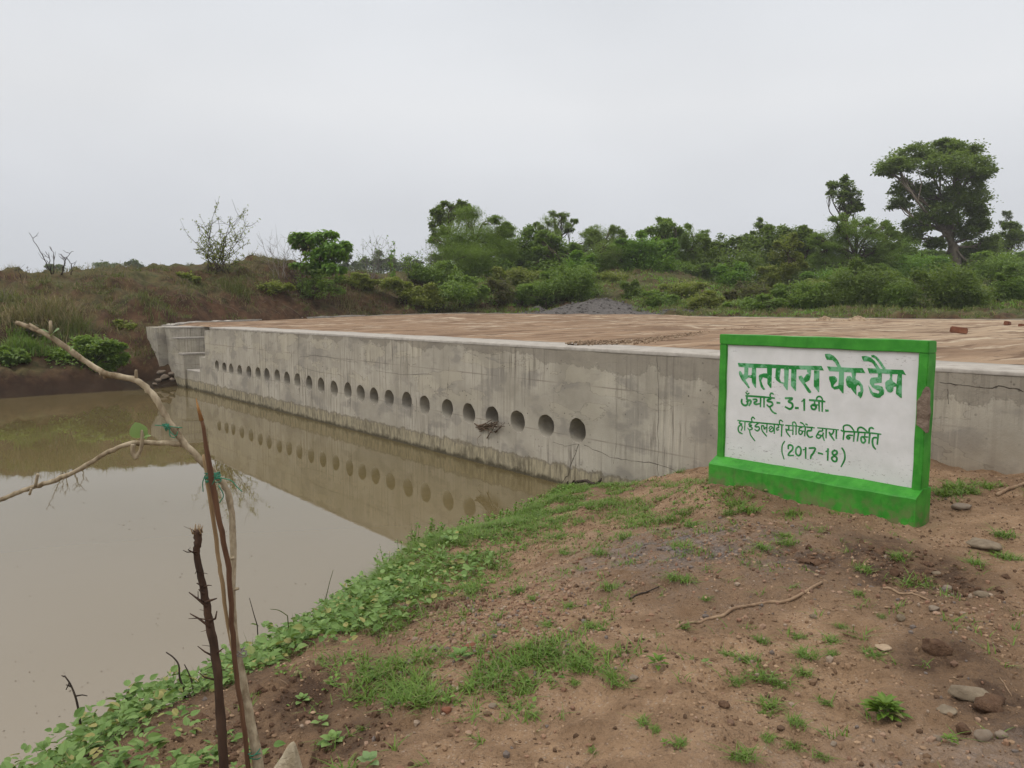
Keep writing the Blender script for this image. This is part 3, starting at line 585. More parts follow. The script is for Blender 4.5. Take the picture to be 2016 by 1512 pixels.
# ------------------------------------------------------------------ painted sign
TF = 6.03
sb = at_t(1816, 1028, 5.94); sl = at_t(1403, 945, 5.94)
XSR = loc(at_t(1830, 669.5, TF), 0)[0]; XSL = loc(at_t(1417, 659, TF), 0)[0]; ZG = 1.20
s0 = wld((XSL + XSR) / 2, 0, ZG, TF)
SW = XSR - XSL; SH = 2.588 - ZG
sign = empty('signboard', tuple(s0), 'white painted masonry signboard with thick green frame and Hindi lettering', 'sign', rz=PHI)
XM = (XSL + XSR) / 2
def sg(px, py, t=TF + .02):
    p = loc(at_t(px, py, t), TF, XM, ZG); return p[0], p[2]
hw = SW / 2
tl, tr, br, bl = sg(1431, 681.5), sg(1806.5, 690.5), sg(1800.5, 966), sg(1428, 916.5)
bv = .012
def rbox(name, x0, x1, y0, y1, z0, z1, mat, parent, b=.006, wob_=.0022):
    bm = bmesh.new(); bmesh.ops.create_cube(bm, size=1)
    for v in bm.verts: v.co = Vector(((x0 + x1) / 2 + v.co.x * (x1 - x0), (y0 + y1) / 2 + v.co.y * (y1 - y0), (z0 + z1) / 2 + v.co.z * (z1 - z0)))
    bmesh.ops.bevel(bm, geom=list(bm.edges), offset=b, segments=2, affect='EDGES')
    bmesh.ops.subdivide_edges(bm, edges=[e for e in bm.edges if e.calc_length() > .3], cuts=14, use_grid_fill=True)
    for v in bm.verts:
        x, z = v.co.x + v.co.y, v.co.z
        v.co.y += wob_ * math.sin(9 * x + 5 * z) * math.sin(13 * z + 2); v.co.x += wob_ * math.sin(17 * z); v.co.z += wob_ * math.sin(11 * x)
    me = bpy.data.meshes.new(name); bm.to_mesh(me); bm.free()
    for m in (mat if isinstance(mat, list) else [mat]): me.materials.append(m)
    o = bpy.data.objects.new(name, me); col.objects.link(o); o.parent = parent; return o
zi0, zi1 = .22, (tl[1] + tr[1]) / 2
xi0, xi1 = (tl[0] + bl[0]) / 2, (tr[0] + br[0]) / 2
rbox('panel', xi0 - .02, xi1 + .02, .022, .115, -.05, zi1 + .02, M['white'], sign, .004, 0)
rbox('top_rail', -hw, hw, .0, .142, zi1, SH, M['green'], sign)
rbox('post', -hw, xi0, .002, .140, -.1, zi1 + .004, M['green'], sign)
pr = rbox('post', xi1, hw - .002, .002, .140, -.1, zi1 + .004, M['green'], sign)
# plinth with a sloping top
mb = MB(); ns = 40; xs = np.linspace(-hw - .012, hw + .004, ns); zt = np.interp(xs, [xs[0], xs[-1]], [.248, .262]) + .006 * fbm(xs * 6, xs * 0, 3); zf = np.interp(xs, [xs[0], xs[-1]], [.192, .212]) + .008 * fbm(xs * 5 + 3, xs * 0, 3)
yf = -.098 + .006 * fbm(xs * 7, xs * 0 + 5, 2)
rows = [np.stack([xs, yf, 0 * xs - .15], 1), np.stack([xs, yf, zf - .012], 1), np.stack([xs, yf + .012, zf], 1), np.stack([xs, 0 * xs + .018, zt], 1), np.stack([xs, 0 * xs + .160, zt], 1), np.stack([xs, 0 * xs + .16, 0 * xs - .15], 1)]
V = np.concatenate(rows); j = np.arange(ns - 1); mb.add(V, np.concatenate([np.stack([r * ns + j, r * ns + j + 1, (r + 1) * ns + j + 1, (r + 1) * ns + j], -1) for r in range(5)]))
for e in (0, ns - 1): mb.add(V[[r * ns + e for r in range(6)]], [np.array([(0, 1, 2, 3), (0, 3, 4, 5)])])
mb.build('plinth', M['green'], sign, smooth=False)
def poly(mb, pts, y, th=.0012):
    n = len(pts); a = sum(pts[i][0] * pts[(i + 1) % n][1] - pts[(i + 1) % n][0] * pts[i][1] for i in range(n))
    tri = tessellate_polygon([[Vector((p[0], p[1], 0)) for p in pts]])
    V = [(p[0], y, p[1]) for p in pts] + [(p[0], .026, p[1]) for p in pts]; j = np.arange(n)
    mb.add(V, [np.array([tuple(t) for t in tri]), np.stack([j, (j + 1) % n, n + (j + 1) % n, n + j], -1)])
# patch where the green render has broken off the right post
mb = MB(); pp = [sg(*p, TF) for p in ((1823, 761), (1827, 764), (1829, 772), (1828, 800), (1830, 812), (1827, 828), (1826, 850), (1824, 853), (1815, 844), (1804, 836), (1805, 812), (1805, 790), (1814, 778), (1817, 769))]
tri = tessellate_polygon([[Vector((p[0], p[1], 0)) for p in pp]])
mb.add([(p[0], -.0035, p[1]) for p in pp] + [(p[0], .03, p[1]) for p in pp], [np.array([tuple(t) for t in tri]), np.array([(i, (i + 1) % 14, 14 + (i + 1) % 14, 14 + i) for i in range(14)])]); tag(mb.build('bare_patch', M['bare'], pr, smooth=False), 'bare brown plaster where the green has flaked off')
cnt = [0]
def yoff(): cnt[0] += 1; return .0205 - .00012 * (cnt[0] % 26)
pan = [o for o in sign.children if o.name.startswith('panel')][0]
YP = .0  # panel front sits near y=.022
def Z(x0, y0, k): return lambda p: sg(x0 + p[0] / k, y0 + p[1] / k)
def polys(name, mat, sets):
    mb = MB()
    for z, L_ in sets:
        for pts in L_:
            q = [z(p) for p in pts]; poly(mb, q, .0208 - .00004 * len(mb.v))
    o = mb.build(name, mat, sign, smooth=False); return o
ZA, ZB_ = Z(1430, 690, 10.08), Z(1610, 690, 10.08)
polys('lettering', M['letter1'], [(ZA, [
    [(225, 245), (560, 262), (900, 275), (1250, 295), (1885, 305), (1935, 398), (1680, 385), (1250, 370), (900, 350), (560, 345), (350, 335), (240, 322)],
    [(262, 402), (290, 415), (320, 470), (360, 560), (420, 650), (465, 740), (440, 752), (370, 665), (300, 580), (255, 490), (245, 430)],
    [(355, 325), (435, 330), (430, 480), (400, 560), (350, 590), (310, 500), (355, 455)], [(400, 490), (530, 485), (530, 560), (440, 535), (380, 580)], [(510, 330), (590, 335), (588, 740), (570, 740), (505, 640), (500, 470)],
    [(805, 345), (905, 350), (893, 745), (870, 745), (812, 660)], [(730, 450), (815, 455), (815, 560), (720, 530), (670, 600), (660, 500)], [(655, 480), (730, 455), (720, 540), (690, 600), (720, 690), (770, 775), (730, 782), (680, 720), (650, 600), (640, 520)],
    [(985, 340), (1080, 345), (1065, 470), (1055, 560), (1085, 620), (1140, 640), (1130, 665), (1060, 645), (990, 590), (968, 540), (975, 440)], [(1145, 350), (1240, 360), (1215, 785), (1195, 785), (1130, 690), (1150, 620)],
    [(1285, 360), (1390, 365), (1380, 805), (1365, 805), (1280, 700), (1285, 400)],
    [(1600, 375), (1680, 385), (1675, 480), (1650, 590), (1560, 640), (1600, 700), (1690, 825), (1660, 850), (1620, 830), (1530, 690), (1440, 570), (1430, 510), (1490, 495), (1530, 555), (1590, 470), (1640, 450), (1600, 430)],
    [(1740, 395), (1845, 400), (1840, 825), (1825, 825), (1735, 710)]]),
    (ZB_, [[(180, 315), (420, 330), (680, 345), (885, 350), (945, 450), (700, 440), (500, 425), (225, 410)], [(420, 400), (520, 415), (510, 850), (490, 850), (405, 740), (420, 500)],
    [(225, 515), (330, 505), (385, 560), (380, 610), (310, 690), (320, 720), (420, 690), (410, 765), (330, 775), (270, 730), (250, 640), (222, 570)],
    [(140, 70), (230, 62), (320, 110), (390, 190), (500, 400), (430, 400), (340, 240), (290, 190), (180, 185), (150, 130)],
    [(665, 430), (765, 440), (745, 540), (760, 590), (765, 890), (690, 800), (650, 740), (690, 600)], [(555, 580), (580, 510), (640, 500), (690, 560), (700, 640), (680, 740), (620, 745), (570, 690)],
    [(750, 570), (830, 610), (890, 690), (905, 800), (880, 900), (850, 950), (790, 890), (800, 830), (850, 810), (840, 720), (800, 680), (740, 740), (700, 640)],
    [(985, 350), (1200, 360), (1400, 375), (1690, 385), (1750, 490), (1690, 470), (1450, 470), (1280, 455), (1020, 455)], [(870, 115), (960, 105), (1050, 140), (1130, 210), (1260, 400), (1180, 400), (1090, 250), (1000, 215), (910, 215), (885, 170)],
    [(1055, 95), (1110, 90), (1180, 130), (1260, 230), (1345, 360), (1290, 370), (1210, 240), (1140, 160), (1070, 130)],
    [(1190, 450), (1270, 455), (1265, 640), (1200, 645), (1120, 655), (1120, 690), (1200, 690), (1280, 720), (1320, 800), (1310, 870), (1260, 910), (1190, 870), (1220, 830), (1215, 800), (1160, 780), (1080, 730), (1035, 660), (1030, 590), (1060, 540), (1190, 530)],
    [(1000, 690), (1050, 760), (1090, 830), (1180, 850), (1265, 890), (1240, 935), (1170, 940), (1090, 910), (1040, 840)],
    [(1425, 450), (1480, 460), (1470, 560), (1490, 610), (1560, 665), (1570, 710), (1500, 720), (1495, 800), (1450, 835), (1390, 825), (1345, 750), (1335, 640), (1370, 595), (1420, 580), (1435, 520)], [(1600, 430), (1670, 440), (1665, 940), (1650, 945), (1550, 860), (1560, 680), (1580, 520)]])])
def strokes(name, z, k, L_, w0):
    mb = MB()
    for st in L_:
        wd = w0
        if isinstance(st[0], (int, float)): wd, st = st[0], st[1:]
        P = np.array([z(p) for p in st]); Q = smooth_path(np.column_stack([P, 0 * P[:, 0]]), 5)[:, :2] if len(P) > 2 else P
        d = np.gradient(Q, axis=0); d /= np.linalg.norm(d, axis=1)[:, None] + 1e-9; w_ = wd / k * .00472 / 2 * 1.0
        Q = Q.copy(); Q[0] -= d[0] * w_ * .6; Q[-1] += d[-1] * w_ * .6
        nn = np.stack([-d[:, 1], d[:, 0]], 1); ww = w_ * np.interp(np.linspace(0, 1, len(Q)), [0, .12, .85, 1], [.85, 1, 1, .7])[:, None]
        A, B = Q - nn * ww, Q + nn * ww; n = len(Q); j = np.arange(n - 1); y = .0208 - .00004 * (len(mb.v) % 30)
        f3 = lambda q, yy: np.stack([q[:, 0], 0 * q[:, 0] + yy, q[:, 1]], 1)
        V = np.vstack([f3(A, y), f3(B, y), f3(A, .026), f3(B, .026)])
        mb.add(V, np.concatenate([np.stack([j, n + j, n + j + 1, j + 1], -1), np.stack([j, j + 1, 2 * n + j + 1, 2 * n + j], -1), np.stack([n + j, 3 * n + j, 3 * n + j + 1, n + j + 1], -1)]))
        mb.add(V[[0, n, 2 * n, 3 * n]], [np.array([(0, 1, 3, 2)])]); mb.add(V[[n - 1, 2 * n - 1, 3 * n - 1, 4 * n - 1]], [np.array([(0, 2, 3, 1)])])
    return mb.build(name, M['letter2'], sign, smooth=False)
strokes('lettering', Z(1440, 760, 10.08), 10.08, [
    [38, (285, 195), (560, 212), (850, 240)], [(308, 200), (305, 262), (335, 285), (300, 312)], [(205, 265), (200, 320), (225, 365), (270, 385), (315, 360), (325, 300)], [(320, 300), (370, 280), (385, 320), (350, 385)],
    [28, (285, 125), (312, 160), (350, 140)], [26, (305, 100), (318, 102)], [(580, 225), (575, 405)], [36, (430, 265), (490, 265), (500, 300), (450, 325), (470, 360), (560, 350)], [(645, 232), (645, 410)],
    [36, (772, 235), (772, 258), (715, 278), (725, 305), (795, 320), (815, 370), (750, 410), (705, 375)], [34, (755, 410), (790, 480), (840, 530), (885, 545)], [32, (778, 225), (765, 180), (790, 140), (830, 160)],
    [46, (905, 330), (955, 335)], [(1070, 240), (1205, 245), (1130, 305), (1200, 345), (1210, 410), (1160, 455), (1070, 415)], [52, (1275, 435), (1318, 435)], [46, (1443, 265), (1443, 475)], [26, (1395, 305), (1435, 272)],
    [38, (1550, 278), (1700, 290), (1850, 308)], [34, (1648, 290), (1650, 350)], [36, (1655, 350), (1585, 390), (1600, 450), (1655, 458), (1680, 400), (1620, 385)], [34, (1640, 375), (1740, 375)], [40, (1735, 300), (1740, 490)], [40, (1800, 310), (1800, 500)],
    [30, (1690, 280), (1695, 230), (1740, 205), (1790, 235), (1815, 310)], [50, (1875, 485), (1912, 487)]], 42)
strokes('lettering', Z(1440, 815, 12.6), 12.6, [
    [36, (155, 160), (400, 190), (750, 225), (1290, 272)], [36, (230, 170), (190, 225), (262, 245)], [40, (250, 255), (180, 310), (165, 380), (190, 450), (265, 490)], [34, (245, 270), (265, 340), (240, 410)], [(335, 190), (325, 400)],
    [34, (510, 190), (498, 120), (530, 78), (575, 118)], [34, (505, 210), (425, 255), (500, 280), (440, 302), (500, 330), (510, 372), (440, 390), (405, 350)], [32, (445, 390), (470, 510), (520, 590), (580, 665)],
    [36, (670, 225), (595, 285), (595, 318), (670, 320), (692, 370), (640, 418), (580, 385)], [36, (750, 290), (800, 300), (812, 370), (852, 332)], [(880, 240), (875, 450)], [34, (745, 300), (752, 390), (800, 470), (870, 550)],
    [32, (930, 360), (960, 312), (1010, 322), (1040, 390), (990, 440), (940, 410), (1010, 345)], [(1062, 265), (1060, 480)], [32, (1150, 270), (1172, 330), (1120, 352), (1130, 400), (1172, 388)], [44, (1250, 280), (1240, 545)], [30, (1200, 258), (1185, 190), (1220, 152), (1268, 190)],
    [34, (1345, 280), (1640, 300)], [34, (1350, 370), (1375, 460), (1450, 560)], [34, (1420, 300), (1420, 370), (1370, 400)], [34, (1390, 402), (1520, 402)], [(1528, 310), (1520, 508)], [(1602, 310), (1600, 508)], [32, (1520, 285), (1520, 215), (1570, 205), (1618, 300)],
    [34, (1660, 310), (2010, 330)], [34, (1742, 330), (1685, 360), (1672, 470), (1720, 508), (1760, 440), (1700, 402)], [34, (1730, 420), (1830, 430)], [(1832, 330), (1815, 540)], [30, (1710, 210), (1770, 240), (1830, 318)], [40, (1845, 248), (1876, 268)],
    [42, (1985, 340), (1976, 410), (1890, 420), (1876, 500), (1930, 575), (2010, 560)]], 42)
strokes('lettering', Z(1590, 830, 12.6), 12.6, [
    [34, (-10, 142), (165, 155)], [34, (250, 155), (760, 205)], [36, (370, 178), (365, 230), (290, 240), (250, 300), (215, 370), (260, 412), (312, 390), (320, 340), (262, 330)], [34, (335, 362), (385, 300)], [34, (385, 280), (375, 360), (410, 468)], [46, (460, 188), (455, 398)],
    [36, (640, 200), (640, 250), (600, 312), (545, 295)], [38, (535, 265), (570, 340), (655, 462)], [46, (712, 208), (706, 412)], [34, (830, 215), (900, 240), (1200, 257), (1560, 282), (1815, 312)], [46, (905, 240), (880, 446)], [36, (895, 240), (888, 125), (960, 86), (1060, 115), (1160, 245)],
    [38, (1110, 342), (1010, 342), (968, 390), (1010, 434), (1042, 400), (1012, 382)], [44, (1160, 260), (1137, 486)], [46, (1262, 268), (1230, 478)], [38, (1240, 260), (1250, 172), (1320, 142), (1400, 180), (1480, 258)], [36, (1422, 290), (1412, 365)],
    [40, (1410, 372), (1332, 390), (1330, 480), (1380, 528), (1432, 470), (1392, 402)], [38, (1410, 380), (1540, 382)], [46, (1542, 292), (1520, 532)], [40, (1520, 270), (1532, 180), (1580, 150), (1630, 176)], [50, (1750, 312), (1726, 556)], [42, (1735, 402), (1640, 402), (1606, 470), (1622, 600), (1680, 682)]], 42)
strokes('lettering', Z(1520, 860, 12.6), 12.6, [
    [32, (310, 110), (250, 220), (245, 380), (295, 552)], [(400, 292), (402, 222), (450, 202), (510, 240), (500, 320), (422, 400), (410, 460), (530, 460)], [(650, 240), (592, 300), (592, 410), (650, 465), (702, 430), (715, 330), (690, 260), (650, 240)],
    [50, (830, 270), (832, 528)], [34, (772, 322), (822, 310)], [(920, 280), (1062, 280), (1040, 370), (970, 470), (952, 535)], [50, (1152, 402), (1250, 425)], [52, (1385, 302), (1378, 572)], [32, (1335, 362), (1378, 340)],
    [(1550, 332), (1492, 382), (1530, 450), (1602, 420), (1602, 362), (1550, 332)], [(1540, 472), (1476, 530), (1520, 602), (1590, 602), (1602, 520), (1540, 472)], [38, (1730, 277), (1790, 380), (1800, 550), (1712, 740)]], 44)
# ------------------------------------------------------------------ foreground sapling, stakes, twine
def pxpath(pts, Y): return np.array([at_depth(p[0], p[1], (p[2] if len(p) > 2 else Y)) for p in pts])
def wob(P, a, g): Q = P.copy(); Q[1:-1] += g.normal(0, a, Q[1:-1].shape); return Q
gs = np.random.default_rng(21)
sbp = at_depth(512, 1530, 2.42); sbp[2] = hz(sbp[0], sbp[1]); YS = 2.42
sap = empty('sapling', tuple(sbp), 'pale barked leafless sapling forking over the pond, tied to stakes', 'sapling')
mb = MB(); stem = pxpath([(516, 1560, 2.42), (510, 1512, 2.42), (487, 1390, 2.44), (462, 1260, 2.46), (457, 1180, 2.47), (459, 1090, 2.48), (456, 1010, 2.5), (447, 965, 2.5), (428, 938, 2.5), (398, 908, 2.5), (366, 876, 2.5), (345, 848, 2.5), (322, 812, 2.5), (305, 782, 2.5), (283, 758, 2.5), (262, 746, 2.5), (215, 738, 2.5), (172, 714, 2.5), (130, 684, 2.5), (95, 660, 2.5), (60, 645, 2.5), (32, 635, 2.5)], 2.5)
stem[0][2] = sbp[2] - .05
rad = np.interp(np.arange(len(stem)), [0, 2, 4, 6, 8, 11, 15, 18, 21], [.019, .0150, .0112, .0098, .0105, .0105, .0100, .0092, .0058])
k = 5; P = wob(smooth_path(stem, k), .0012, gs); rr = np.interp(np.linspace(0, 21, len(P)), np.arange(22), rad) * (1 + .06 * gs.normal(size=len(P))); tube(mb, P, rr, 12, bump=.03)
for px, py, L_, dx, dz in ((268, 752, .04, .1, 1), (205, 738, .012, .3, -1), (100, 662, .05, .1, 1), (88, 656, .05, -.9, .6), (462, 1160, .014, 1, .2), (455, 1100, .012, 1, .3), (451, 1240, .012, .8, .4), (345, 845, .014, .9, .4)):
    p = at_depth(px, py, 2.5 if py < 1000 else 2.47); tube(mb, np.array([p, p + np.array([dx, -.1, dz]) * L_ * .6, p + np.array([dx, -.1, dz]) * L_]), [.006, .0055, .0045], 7)
for px, py in ((290, 770), (200, 735), (315, 800), (152, 700), (470, 1290), (448, 970), (460, 1195), (235, 742)):
    p = at_depth(px, py, 2.5); bm_r = .012; tube(mb, np.array([p - [.006, 0, .005], p, p + [.006, 0, .005]]), [.003, .0108, .003], 8)
mb.build('stem', M['pale_bark'], sap, off=sbp)
mb = MB(); P = wob(smooth_path(pxpath([(362, 876), (335, 872), (280, 872), (250, 875), (205, 894), (160, 922), (110, 945), (70, 958), (30, 972), (-10, 990), (-90, 1030), (-150, 1050)], 2.5), 5), .001, gs)
tube(mb, P, np.interp(np.linspace(0, 1, len(P)), [0, 1], [.0085, .0074]) * (1 + .07 * gs.normal(size=len(P))), 10, bump=.03)
for pts, r in (([(262, 875), (262, 893), (270, 903)], .0078), ([(268, 900), (277, 885), (280, 860), (280, 846)], .0062), ([(70, 958), (72, 945), (75, 933)], .005), ([(62, 962), (58, 974)], .004)):
    q = pxpath(pts, 2.47); tube(mb, smooth_path(q, 4) if len(q) > 2 else q, r, 8)
mb.build('branch', M['pale_bark'], sap, off=sbp)
def one_leaf(pts_base, pts_tip, wide, nrm, name='leaf', par=sap):
    mb = MB(); a = at_depth(*pts_base); b = at_depth(*pts_tip); d = b - a; L_ = np.linalg.norm(d)
    n = 9; t = np.linspace(0, 1, n); w_ = np.sin(np.pi * t ** .8) ** .75 * wide * L_ * .5; up = np.array(nrm, float); x = np.cross(d / L_, up); x /= np.linalg.norm(x); nz = np.cross(x, d / L_)
    V = []
    for i in range(n):
        c = a + d * t[i] + nz * (.06 * L_ * math.sin(math.pi * t[i]))
        V += [c - x * w_[i] + nz * .10 * w_[i], c - x * w_[i] * .5 + nz * .02 * w_[i], c - nz * .05 * w_[i], c + x * w_[i] * .5 + nz * .02 * w_[i], c + x * w_[i] + nz * .10 * w_[i]]
    i = np.arange(n - 1)[:, None] * 5; j = np.arange(4)[None]; mb.add(V, np.stack([i + j, i + j + 1, i + 5 + j + 1, i + 5 + j], -1).reshape(-1, 4))
    mb.build(name, M['sap_leaf'], par, off=sbp)
one_leaf((279, 862, 2.47), (266, 831, 2.46), 1.0, (.25, -1, .15)); one_leaf((279, 864, 2.46), (298, 858, 2.43), .3, (0, -.6, 1))
one_leaf((101, 660, 2.5), (117, 648, 2.48), .7, (0, -.7, 1)); one_leaf((98, 656, 2.5), (80, 648, 2.48), .35, (0, -.6, 1)); one_leaf((138, 690, 2.49), (146, 681, 2.47), .35, (0, -1, .5)); one_leaf((286, 866, 2.47), (292, 852, 2.46), .35, (0, -1, .5))
def stake(name, label, pts, rads, mat, nseg=9, fl=.08, extra=None):
    P = smooth_path(pxpath(pts, 2.5), 5); b = P[-1].copy(); b[2] = hz(b[0], b[1]); o = empty(name, tuple(b), label, 'stake'); mb = MB(); P[-1][2] = min(P[-1][2], b[2] - .05)
    r = np.interp(np.linspace(0, len(rads) - 1, len(P)), np.arange(len(rads)), rads); tube(mb, wob(P, .0012, gs), r, nseg, bump=fl); mb.build('shaft', mat, o, off=b); return o, b
o, b = stake('wooden_stake', 'tall red brown split stake with a sharp orange tip beside the sapling', [(396, 822, 2.43), (415, 930, 2.43), (433, 1030, 2.43), (450, 1120, 2.43), (456, 1210, 2.42), (463, 1310, 2.41), (478, 1420, 2.4), (492, 1535, 2.4)], [.0050, .0095, .0088, .0085, .0085, .0080, .0076, .0080], M['red_wood'], 7)
mb = MB(); tube(mb, pxpath([(386, 784, 2.43), (390, 803, 2.43), (397, 828, 2.43)], 2.43), [.001, .004, .0072], 6); mb.build('sharpened_tip', M['cut_wood'], o, off=b)
o, b = stake('wooden_stake', 'thin pale split stake leaning behind the red brown stake', [(400, 895, 2.47), (409, 950, 2.47), (428, 1085, 2.47), (437, 1150, 2.46), (452, 1250, 2.46), (474, 1345, 2.45), (490, 1430, 2.45), (500, 1530, 2.44)], [.004, .0075, .0072, .007, .006, .005, .005, .005], M['split_wood'], 6)
o, b = stake('thorny_stake', 'dark brown thorny stake with a broken frayed top', [(389, 1043, 2.36), (390, 1068, 2.36), (387, 1090, 2.36), (398, 1150, 2.36), (407, 1195, 2.36), (418, 1255, 2.36), (428, 1320, 2.35), (433, 1390, 2.35), (438, 1460, 2.34), (441, 1540, 2.34)], [.0122, .0115, .0098, .0112, .0118, .0132, .0132, .0140, .0142, .0148], M['dark_bark'], 11, .12)
mb = MB()
for pts, r in (([(384, 1082), (368, 1087), (360, 1083)], .003), ([(382, 1088), (370, 1082), (375, 1078)], .003), ([(404, 1190), (388, 1178), (372, 1166)], .0055), ([(390, 1179), (390, 1164)], .0035), ([(407, 1231), (390, 1217), (374, 1208)], .005), ([(390, 1217), (371, 1218)], .003), ([(418, 1181), (427, 1178)], .006), ([(424, 1218), (427, 1203)], .006), ([(419, 1290), (403, 1283), (389, 1272)], .0042),
               ([(432, 1282), (440, 1276)], .005), ([(421, 1336), (402, 1333), (393, 1325)], .0042), ([(418, 1312), (403, 1318)], .0026), ([(420, 1300), (404, 1302)], .002), ([(414, 1272), (397, 1270)], .0018), ([(409, 1240), (395, 1244)], .0018), ([(435, 1320), (452, 1315)], .0026), ([(436, 1318), (455, 1325)], .0022), ([(420, 1326), (404, 1322)], .002),
               ([(392, 1150), (387, 1148)], .005), ([(388, 1122), (384, 1130)], .003), ([(411, 1152), (417, 1153)], .003), ([(380, 1044), (362, 1036)], .0015), ([(396, 1165), (391, 1160)], .005), ([(403, 1128), (409, 1130)], .002), ([(405, 1203), (393, 1200)], .0018), ([(428, 1288), (446, 1292)], .0016), ([(424, 1345), (408, 1352)], .002)):
    ax_ = np.interp(pts[0][1] + 4, [1043, 1068, 1090, 1150, 1195, 1255, 1320, 1390, 1460], [389, 390, 387, 398, 407, 418, 428, 433, 438]); pts = [(ax_, pts[0][1] + 4)] + ([pts[0]] if len(pts) < 3 else []) + list(pts[1:])
    mb = MB(); q = pxpath(pts, 2.35); tube(mb, q, np.linspace(r * .85, r * .3, len(q)), 6); mb.build('thorn', M['dark_bark'], o, off=b)
mb = MB()
for _ in range(16):
    p = at_depth(389 + gs.uniform(-8, 9), 1044, 2.36) + np.array([0, gs.uniform(-.01, .01), 0]); tube(mb, np.array([p - [0, 0, .01], p + [gs.normal(0, .006), gs.normal(0, .004), gs.uniform(.004, .022)]]), [.0022, .0007], 4)
mb.build('frayed_top', M['split_wood'], o, off=b)
def twine(label, c, turns, R0, tails, mat, tilt, Y):
    mb = MB(); cc = at_depth(c[0], c[1], Y); n = turns * 14; th = np.linspace(0, turns * 2 * math.pi, n); ax = np.array(tilt) / np.linalg.norm(tilt); a = np.cross(ax, [0, 1.0, 0]); a /= np.linalg.norm(a); bb = np.cross(ax, a)
    P = cc + np.outer(np.cos(th), a) * R0 + np.outer(np.sin(th), bb) * R0 * .9 + np.outer(np.linspace(-1, 1, n) * .012 + .006 * np.sin(th * 1.7), ax); tube(mb, P, .0019, 5)
    for tpts in tails: tube(mb, smooth_path(pxpath([(p[0], p[1], Y - R0 - .004) for p in tpts], 0), 4), .0017, 5)
    o = mb.build('twine_tie', mat, off=cc); o.location = cc; tag(o, label, 'twine', 'twine ties on the sapling'); return o
twine('green twine knot with two long ends on the upper fork of the sapling', (331, 838), 4,   .0135, [[(305, 837), (318, 838), (331, 840)], [(331, 839), (345, 841), (359, 842)], [(331, 842), (337, 852), (346, 858), (350, 850)], [(333, 842), (335, 858), (345, 862)], [(326, 836), (333, 846)]], M['twine'], (-.45, 0, .8), 2.5)
twine('green twine wrapped round stake and sapling at mid height with a trailing end', (419, 940), 6, .024, [[(404, 935), (399, 950), (400, 968)], [(432, 940), (455, 946), (466, 958), (477, 968)], [(424, 935), (421, 948), (415, 956)], [(420, 938), (428, 932)], [(430, 955), (440, 975), (432, 990)]], M['twine'], (-.15, 0, 1), 2.45)
twine('grey twine band round the lower sapling stem beside the weeds', (474, 1284), 3, .017, [[(468, 1282), (480, 1290), (486, 1282)]], M['twig_grey'], (-.2, 0, 1), 2.45)
twine('thin green twine band near the foot of the sapling', (500, 1483), 3, .022, [[(488, 1484), (497, 1488), (505, 1484)]], M['twine'], (-.1, 0, 1), 2.42)
# ------------------------------------------------------------------ stones, sticks, bricks
_bm = bmesh.new(); bmesh.ops.create_icosphere(_bm, subdivisions=3, radius=1); ICO3 = (np.array([v.co[:] for v in _bm.verts]), np.array([[v.index for v in f.verts] for f in _bm.faces])); _bm.free()
_bm = bmesh.new(); bmesh.ops.create_icosphere(_bm, subdivisions=1, radius=1); ICO1 = (np.array([v.co[:] for v in _bm.verts]), np.array([[v.index for v in f.verts] for f in _bm.faces])); _bm.free()
def rock_verts(g, sx, sy, sz, rough=.18, cuts=5):
    V = ICO3[0].copy(); f1, f2 = g.uniform(1, 2), g.uniform(2.5, 4); o = g.uniform(0, 50, 6)
    r = 1 + rough * (fbm(V[:, 0] * f1 + o[0] + V[:, 2], V[:, 1] * f1 + o[1] - V[:, 2] * .7, 3) * 1.4 + .5 * fbm(V[:, 0] * f2 + o[2], V[:, 2] * f2 + o[3] + V[:, 1], 2)); V = V * r[:, None]
    for _ in range(cuts):
        d = rdir(1, g)[0]; k = g.uniform(.62, .9); e = V @ d - k; V = V - np.outer(np.maximum(e, 0), d) * .9
    return V * [sx, sy, sz]
def rock(px, py, wpx, label, mat, hr=.55, name='stone', cat='stone', group='loose stones on the bank', seed=0, dr=.8, sink=.33, rough=.32, pos=None, ang=None):
    g = np.random.default_rng(seed + int(px * 7 + py)); p = on_ground(px, py) if pos is None else pos; Y = p[1]; s = wpx / 2 / FPX * math.hypot(p[0], Y)
    V = rock_verts(g, s, s * dr, s * hr, rough); a = g.uniform(-.5, .5) if ang is None else ang; c, q = math.cos(a), math.sin(a); V = np.stack([V[:, 0] * c - V[:, 1] * q, V[:, 0] * q + V[:, 1] * c, V[:, 2]], 1)
    mb = MB(); mb.add(V + [0, 0, s * hr * (1 - 2 * sink)], ICO3[1]); o = mb.build(name, mat); o.location = p; return tag(o, label, cat, group)
rock(1937, 1079, 52, 'flat pale grey stone slab half sunk in soil right of the sign', M['palestone'], .28, dr=1, sink=.1)
rock(1845, 1285, 46, 'round dark brown earth clod with rough broken face', M['clod'], .75, 'earth_clod', 'clod', None, rough=.5)
rock(1865, 1255 - 95, 0.1 + 20, 'small dark stone at the gravel patch right of the short stick', M['greystone'], .6)
rock(1915, 1372, 78, 'long flat grey stone at lower right with dark undercut', M['palestone'], .3, dr=.45, ang=-.35)
rock(1948, 1392, 62, 'dark brown earth clod lying against the long flat grey stone', M['clod'], .5, 'earth_clod', 'clod', None, rough=.5)
rock(1862, 1400, 38, 'flat grey stone just left of the long flat grey stone', M['palestone'], .25)
rock(1935, 1452, 34, 'rounded grey stone near the lower right corner', M['greystone'], .65)
rock(1895, 1440, 26, 'brown stone left of the rounded grey stone at lower right', M['clod'], .8)
rock(1970, 1450, 22, 'small dark stone right of the rounded grey stone at lower right', M['greystone'], .7)
